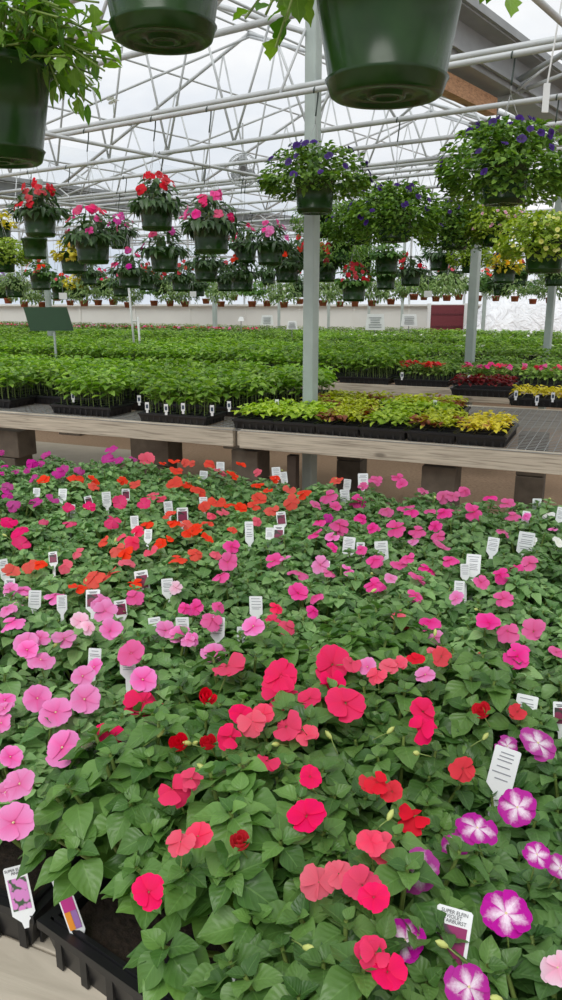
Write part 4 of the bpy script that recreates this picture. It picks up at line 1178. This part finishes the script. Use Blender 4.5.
# rows of baskets read from the photograph
RN = 'green pot of red New-Guinea-type blooms'
lst = [
 (39, 210, 35, g, ('red',), 12, 'red'), (92, 236, 37, g, ('P', 'C', 'R'), 12, 'pink'), (34, 238, 26, None, (), 0, 'plain'), (120, 231, 23, g, ('P', 'M'), 9, 'pink'),
 (156, 200, 36, g, ('red',), 9, 'red'), (73, 252, 28, 'coleus', ('gold',), 3, 'golden leafy'), (3, 252, 24, 'lime', ('gold',), 3, 'golden leafy'),
 (40, 272, 22, 'guinea_green', ('O',), 12, 'orange'), (14, 282, 20, 'spider', ('H',), 8, 'white'), (60, 285, 18, 'guinea_green', ('O', 'C'), 9, 'orange'), (77, 283, 18, 'coleus', (), 0, 'golden leafy'),
 (101, 280, 17, 'guinea_green', ('C', 'R'), 11, 'coral'), (129, 268, 25, g, ('R', 'M'), 6, 'pink'), (121, 281, 19, g, ('R',), 3, 'pink'),
 (211, 222, 40, g, ('P', 'R'), 11, 'pink'), (164, 248, 31, g, ('M', 'R'), 7, 'pink'), (206, 260, 26, g, (), 0, 'dark leafy'), (245, 243, 25, g, ('P', 'R'), 8, 'pink'),
 (270, 242, 29, g, ('P', 'L'), 8, 'pink'), (242, 272, 25, g, ('O',), 4, 'orange'), (181, 275, 21, g, ('red', 'O'), 7, 'red'), (161, 280, 17, g, ('red',), 5, 'red'),
 (268, 272, 17, g, (), 0, 'dark leafy'), (146, 276, 18, g, ('red',), 8, 'red'), (226, 276, 20, g, ('C',), 5, 'coral'), (197, 283, 17, g, (), 0, 'dark leafy'),
 (315, 178, 43, 'ball_open', ('purple',), 22, 'purple'), (320, 216, 27, 'trail', (), 0, 'bushy leafy'), (287, 262, 26, g, ('O',), 5, 'orange'), (325, 263, 25, g, ('red', 'O'), 10, 'red'),
 (342, 243, 24, 'trail', (), 0, 'bushy leafy'), (354, 280, 26, 'guinea_green', ('X', 'red'), 18, 'red'), (362, 256, 21, 'trail', (), 0, 'bushy leafy'), (387, 254, 25, 'guinea_green', (), 0, 'bushy leafy'),
 (386, 274, 21, 'guinea_green', (), 0, 'bushy leafy'), (395, 212, 36, 'ball', ('purple',), 26, 'purple'), (360, 222, 27, 'ball', ('purple',), 8, 'purple'), (297, 284, 17, g, ('red',), 3, 'red'),
 (506, 163, 50, 'ball', ('purple',), 30, 'purple'), (546, 240, 42, 'lime', ('yellow',), 44, 'pale yellow'), (497, 222, 30, 'lime', ('shell',), 34, 'shell pink'), (455, 226, 30, 'ball', ('purple',), 8, 'purple'),
 (411, 268, 22, g, ('red',), 8, 'red'), (426, 280, 17, g, ('red', 'C'), 6, 'red'), (450, 271, 17, g, ('red', 'C'), 6, 'red'), (505, 264, 24, 'coleus', ('purple', 'gold'), 14, 'golden leafy'), (502, 282, 18, g, (), 0, 'dark leafy'),
 (486, 280, 16, 'guinea_green', ('O',), 12, 'orange'), (520, 272, 18, 'guinea_green', ('red',), 4, 'red'), (556, 268, 22, 'spider', ('H',), 6, 'white'), (440, 254, 22, g, (), 0, 'dark leafy'),
 (0, 222, 22, 'coleus', (), 0, 'golden leafy'), (2, 285, 18, 'spider', ('lilac',), 8, 'lilac'), (472, 256, 22, 'lime', ('purple',), 10, 'purple'), (88, 270, 18, g, (), 0, 'dark leafy'), (300, 252, 22, g, ('red',), 4, 'red'),
]
for (px, py, w, kd, cols, n, ph) in lst:
    trump = kd in ('ball', 'ball_open', 'lime')
    basket(px, py, w, kd, cols, n, ph, ftype=FL_TRUMP if trump else None, fsz=(.024 if kd[:4] == 'ball' else .017) if trump else (.040 if kd == g else .032))
# small terracotta pots of spidery plants in the distance
random.seed(44)
tx = [8, 24, 42, 57, 70, 84, 98, 113, 128, 154, 170, 185, 206, 221, 234, 252, 267, 284, 300, 323, 340, 355, 372, 391, 404, 414, 424, 436, 447, 459, 478, 496, 515, 533, 550]
for i, x in enumerate(tx):
    dn = 298+random.uniform(-3, 4)-(3 if x > 400 else 0)
    w = random.uniform(7.6, 9.0)
    lil = x in (355, 340)
    basket(x, dn, w, 'spider' if i % 3 else 'guinea_green', ('lilac',) if lil else (('H',) if i % 4 == 1 else ('C',)), 10 if lil else (4 if i % 4 == 1 else 0), 'terracotta', terra=True, fscale=2.3)
PH = {'red': 'red-flowered', 'pink': 'pink-flowered', 'plain': 'empty', 'golden leafy': 'golden-leaved', 'orange': 'orange-flowered', 'white': 'white-flowered', 'coral': 'coral-flowered', 'dark leafy': 'dark-leaved flowerless',
      'purple': 'purple-flowered', 'bushy leafy': 'bushy green flowerless', 'pale yellow': 'pale-yellow-flowered', 'shell pink': 'shell-pink-flowered', 'lilac': 'lilac-flowered', 'terracotta': 'terracotta'}
gr = {}
for b_ in BASK: gr.setdefault(b_[2], []).append(b_)
for ph, l in gr.items():
    l.sort(key=lambda a: a[0])
    for n_, (x, y, _p, t) in enumerate(l):
        pot_ = 'small terracotta pot hung before the far wall' if ph == 'terracotta' else '%s hanging basket in a green pot' % PH[ph]
        lab = '%s, %s from left' % (pot_, nth(n_+1)) if len(l) > 1 else pot_+', the only one'
        tag(t, lab, 'hanging basket', 'small terracotta baskets by the far wall' if ph == 'terracotta' else 'green hanging baskets on the rails')

# ------------------------------------------------------------------ fan
p = at(243, 170, D=8.6)
t = empty('circulation_fan', p, math.atan2(p.y, p.x)-R(90), 'round caged circulation fan hanging from the roof pipes left of centre', 'fan')
mb = MB(); Rf = .16
for yy, rr in ((-.05, .96), (-.06, .6), (.05, .96)):
    mb.tube([(Rf*rr*math.cos(a), yy, Rf*rr*math.sin(a)) for a in np.linspace(0, 6.2832, 33)], .0035, 0, 5, cap=False)
mb.tube([(Rf*math.cos(a), 0, Rf*math.sin(a)) for a in np.linspace(0, 6.2832, 33)], .006, 0, 6, cap=False)
for i in range(20):
    a = i*.314; mb.tube([(.03*math.cos(a), -.065, .03*math.sin(a)), (Rf*.96*math.cos(a), -.05, Rf*.96*math.sin(a)), (Rf*.96*math.cos(a), .05, Rf*.96*math.sin(a))], .002, 0, 4, cap=False)
mb.build('cage', M_PIPE, t, smooth=True)
mb = MB()
for i in range(3):
    V, Fc, UV = petal_grid(4, 4, wid=.45, notch=0); V = (V*.14) @ rotx(0) @ rotz(i*2.094); mb.add(np.stack([V[:, 0], V[:, 2]+V[:, 0]*0, V[:, 1]], 1), Fc)
o = mb.build('blade', M_GUT, t, smooth=True); sm = o.modifiers.new('s', 'SOLIDIFY'); sm.thickness = .004
mb = MB(); mb.tube([(0, -.03, 0), (0, .11, 0)], .05, 0, 16); mb.build('motor', plain('motor', (90, 88, 86), .5), t)
mb = MB(); mb.tube([(0, .08, .04), (0, .08, 3.3-p.z)], .009, 0, 8); mb.build('hanging_rod', M_PIPE, t)

# ------------------------------------------------------------------ green sign board on a stake
p = at(49, 319, D=8.3); M_SIGN = plain('green_sign', (46, 76, 52), .5, noise=.1)
t = empty('sign_board', (p.x, p.y, ZF), R(6), 'dark green blank sign board on a thin metal stake among seedlings', 'sign')
hz = p.z-ZF
mb = MB(); V = [(-.24, 0, .115), (.18, 0, .115), (.235, 0, -.115), (-.19, 0, -.115)]
mb.add([(x, -.006, hz+z) for x, y, z in V]+[(x, .006, hz+z) for x, y, z in V], [(0, 1, 2, 3), (7, 6, 5, 4), (0, 4, 5, 1), (1, 5, 6, 2), (2, 6, 7, 3), (3, 7, 4, 0)]); mb.build('board', M_SIGN, t)
mb = MB(); mb.tube([(.04, .012, 0), (.04, .012, hz)], .012, 0, 8); mb.build('stake', M_POST, t)
# white sheets of paper on stakes
def sheet(px, py, wpx, hpx, D, label, lines=True, ground=ZF, rz=0):
    p = at(px, py, D=D); w, h = wpx*D/F, hpx*D/F
    t = empty('sign_sheet', (p.x, p.y, ground), rz, label, 'sign'); hz = p.z-ground
    mb = MB(); V = [(-w/2+.03, .004, h/2), (w/2-.02, .004, h/2), (w/2, -.03, -h/2), (-w/2, -.03, -h/2)]
    mb.add([(x, y, hz+z) for x, y, z in V]+[(x, y+.006, hz+z) for x, y, z in V], [(0, 1, 2, 3), (7, 6, 5, 4), (0, 4, 5, 1), (1, 5, 6, 2), (2, 6, 7, 3), (3, 7, 4, 0)]); mb.build('sheet', M_WHITE, t)
    if lines:
        mb = MB()
        for i in range(5): mb.box((0, -.03+.0035*i+.0, hz-h*.32+i*h*.15), (w*.66*random.uniform(.7, 1), .006, h*.035))
        mb.build('printed_lines', plain('faded_ink', (140, 142, 146), .7), t)
    mb = MB(); mb.tube([(0, .02, 0), (0, .012, max(hz, .02))], .008, 0, 6); mb.build('stake', M_WIRE, t)
random.seed(2)
sheet(375, 322, 19, 15, 13.5, 'white printed sign sheet on a stake, the larger of the two right of centre')
sheet(409, 320, 16, 11, 14.5, 'white printed sign sheet on a stake just left of the burgundy panel')
sheet(267, 320, 13, 9, 14.5, 'white sign sheet on a stake left of the nearest thick post')
sheet(292, 325, 11, 8, 12.5, 'white sign sheet low on a stake just left of the thick post')
sheet(241, 319, 6, 4, 15.5, 'tiny white sign card standing left of the other white sheets', False)
# hanging paper labels
for (px, py, D, lab) in ((428, 294, 9.0, 'white paper label hanging above the burgundy panel'), (63, 296, 9.5, 'white paper label hanging between baskets at left'), (193, 294, 11, 'white paper label hanging between baskets left of centre')):
    p = at(px, py, D=D); p = at(px, py, w=min(RAILS, key=lambda q: abs(q-p.dot(D2)))); t = empty('paper_label', p, 0, lab, 'label'); mb = MB(); mb.box((0, 0, 0), (.09, .002, .07)); mb.build('card', M_WHITE, t)
    mb = MB(); mb.tube([(0, 0, .03), (0, 0, RAIL_Z-p.z)], .002, 0, 4); mb.build('string', M_WIRE, t)
# white pipe frame leaning at the left
p = at(133, 336, D=10.2)
t = empty('pipe_frame', (p.x, p.y, ZF), 0, 'white plastic pipe frame standing on a bench left of centre', 'frame')
hz = at(131, 278, D=10.2).z-ZF
for x0, x1 in ((0.02, -.03), (.09, .07)):
    mb = MB(); mb.tube([(x0, 0, 0), (x1, 0, hz if x0 < .05 else hz*.55)], .014, 0, 8); mb.build('upright', M_WHITE, t, smooth=True)
mb = MB(); mb.tube([(.0, 0, hz*.5), (.08, 0, hz*.5)], .012, 0, 8); mb.build('cross_bar', M_WHITE, t, smooth=True)
# burgundy panel by the far wall
p = at(447, 315, D=21.2)
t = empty('storage_door', (p.x, p.y+.0, 0), 0, 'burgundy panelled shed door standing against the white far wall', 'door')
mb = MB(); mb.box((0, 0, .68), (.86, .06, 1.36))
bevel(mb.build('panel', plain('burgundy_paint', (112, 44, 52), .6, noise=.15), t), .01)
mb = MB()
for i in range(4): mb.box((0, -.036, .2+i*.31), (.8, .012, .03))
mb.build('batten', plain('burgundy_dark', (90, 34, 42), .6), t)
mb = MB(); mb.box((-.47, 0, .7), (.08, .09, 1.4)); mb.box((.47, 0, .7), (.08, .09, 1.4)); mb.build('jamb', M_WHITE, t)
# white plastic cover heaped at right
V = []; Fc = []; nx, nz = 60, 16
random.seed(8)
for j in range(nz+1):
    f = j/nz; a = f*math.pi*.62
    for i in range(nx+1):
        g_ = i/nx; x = g_*6.5
        hgt = 1.60*(.86+.16*math.sin(g_*3.0+.5)+.05*math.sin(g_*19))*(min(1, g_*6+.25)**.6)
        y = -1.0*math.cos(a)+.10*math.sin(g_*34+f*4)*math.sin(a*1.3)+.05*math.sin(g_*71)
        V.append((x, y, hgt*math.sin(a)/math.sin(math.pi*.62) if a < math.pi/2 else hgt*(math.sin(a)+.0)/math.sin(math.pi*.62)*1.0))
for j in range(nz):
    for i in range(nx): a = j*(nx+1)+i; Fc.append((a, a+1, a+nx+2, a+nx+1))
p = at(468, 330, D=19.5)
m, nt, b = newmat('white_plastic'); b.inputs['Base Color'].default_value = (.85, .86, .88, 1); b.inputs['Roughness'].default_value = .3
tcx = N(nt, 'ShaderNodeTexCoord'); nz_ = N(nt, 'ShaderNodeTexNoise', Scale=4.0, Detail=5.0, Distortion=1.5); L(nt, tcx.outputs['Object'], nz_.inputs['Vector'])
bp = N(nt, 'ShaderNodeBump', Strength=.9, Distance=.12); L(nt, nz_.outputs[0], bp.inputs['Height']); L(nt, bp.outputs[0], b.inputs['Normal'])
mb = MB(); mb.add(V, Fc)
me = mb.mesh('plastic_cover', [m]); o = inst('plastic_cover', me); o.location = (p.x, p.y+.6, 0)
so = o.modifiers.new('s', 'SOLIDIFY'); so.thickness = .01
tag(o, 'crumpled white plastic sheeting heaped along the far wall at right', 'plastic sheet')
# straps / ropes hanging at the top right
p = at(560, 30, D=4.0)
t = empty('hanging_strap', at(546, 98, D=4.0), 0, 'thin white strap with flat tag end hanging at top right', 'strap')
q = at(562, 0, D=4.0)-at(546, 98, D=4.0)
mb = MB(); mb.tube([(0, 0, .05), (q.x, q.y, q.z), (q.x*1.05, q.y, 1.6)], .004, 0, 6); mb.build('cord', M_WHITE, t); mb = MB(); mb.box((0, 0, 0), (.03, .006, .12)); bevel(mb.build('tag_end', M_WHITE, t), .002)

# ------------------------------------------------------------------ world, light, camera
w = bpy.data.worlds.new('overcast'); SC.world = w; w.use_nodes = True; nt = w.node_tree
bg = nt.nodes['Background']; tc = N(nt, 'ShaderNodeTexCoord'); nz = N(nt, 'ShaderNodeTexNoise', Scale=2.2, Detail=6.0, Roughness=.55)
mp = N(nt, 'ShaderNodeMapping'); mp.inputs['Scale'].default_value = (1, 1, 2.5); L(nt, tc.outputs['Generated'], mp.inputs[0]); L(nt, mp.outputs[0], nz.inputs['Vector'])
c = ramp(nt, nz.outputs[0], [(.35, (.60, .67, .77)), (.52, (.80, .84, .90)), (.66, (1.0, 1.0, 1.0))])
sxyz = N(nt, 'ShaderNodeSeparateXYZ'); L(nt, tc.outputs['Generated'], sxyz.inputs[0])
gx = ramp(nt, math_(nt, 'MULTIPLY_ADD', sxyz.outputs[0], .9, .35), [(0.1, (0, 0, 0)), (.75, (1, 1, 1))])
c = mixc(nt, math_(nt, 'MULTIPLY', gx, .7), c, (1.0, 1.0, 1.0))
gz = ramp(nt, sxyz.outputs[2], [(.48, (1, 1, 1)), (.5, (0, 0, 0))])
L(nt, c, bg.inputs[0]); bg.inputs[1].default_value = .92
sun = bpy.data.lights.new('sun', 'SUN'); sun.energy = 1.6; sun.angle = R(35); sun.color = (1, .98, .94)
so = bpy.data.objects.new('sun', sun); COL.objects.link(so); so.rotation_euler = (R(32), R(-14), 0)
cam = bpy.data.cameras.new('camera'); co = bpy.data.objects.new('camera', cam); COL.objects.link(co); SC.camera = co
cam.sensor_fit = 'VERTICAL'; cam.sensor_height = 24; cam.lens = 24*F/1000; cam.clip_end = 200; cam.clip_start = .02
co.location = (0, 0, CZ); co.rotation_euler = (R(90)-PITCH, 0, 0)
vs = SC.view_settings; vs.view_transform = 'Standard'; vs.look = 'None'; vs.gamma = 1; vs.use_curve_mapping = False; vs.exposure = 0.2
print('OBJS', len(bpy.data.objects), 'plants', len(plants), 'flats', len(flats), 'baskets', len(BASK), 'trays', ntr)
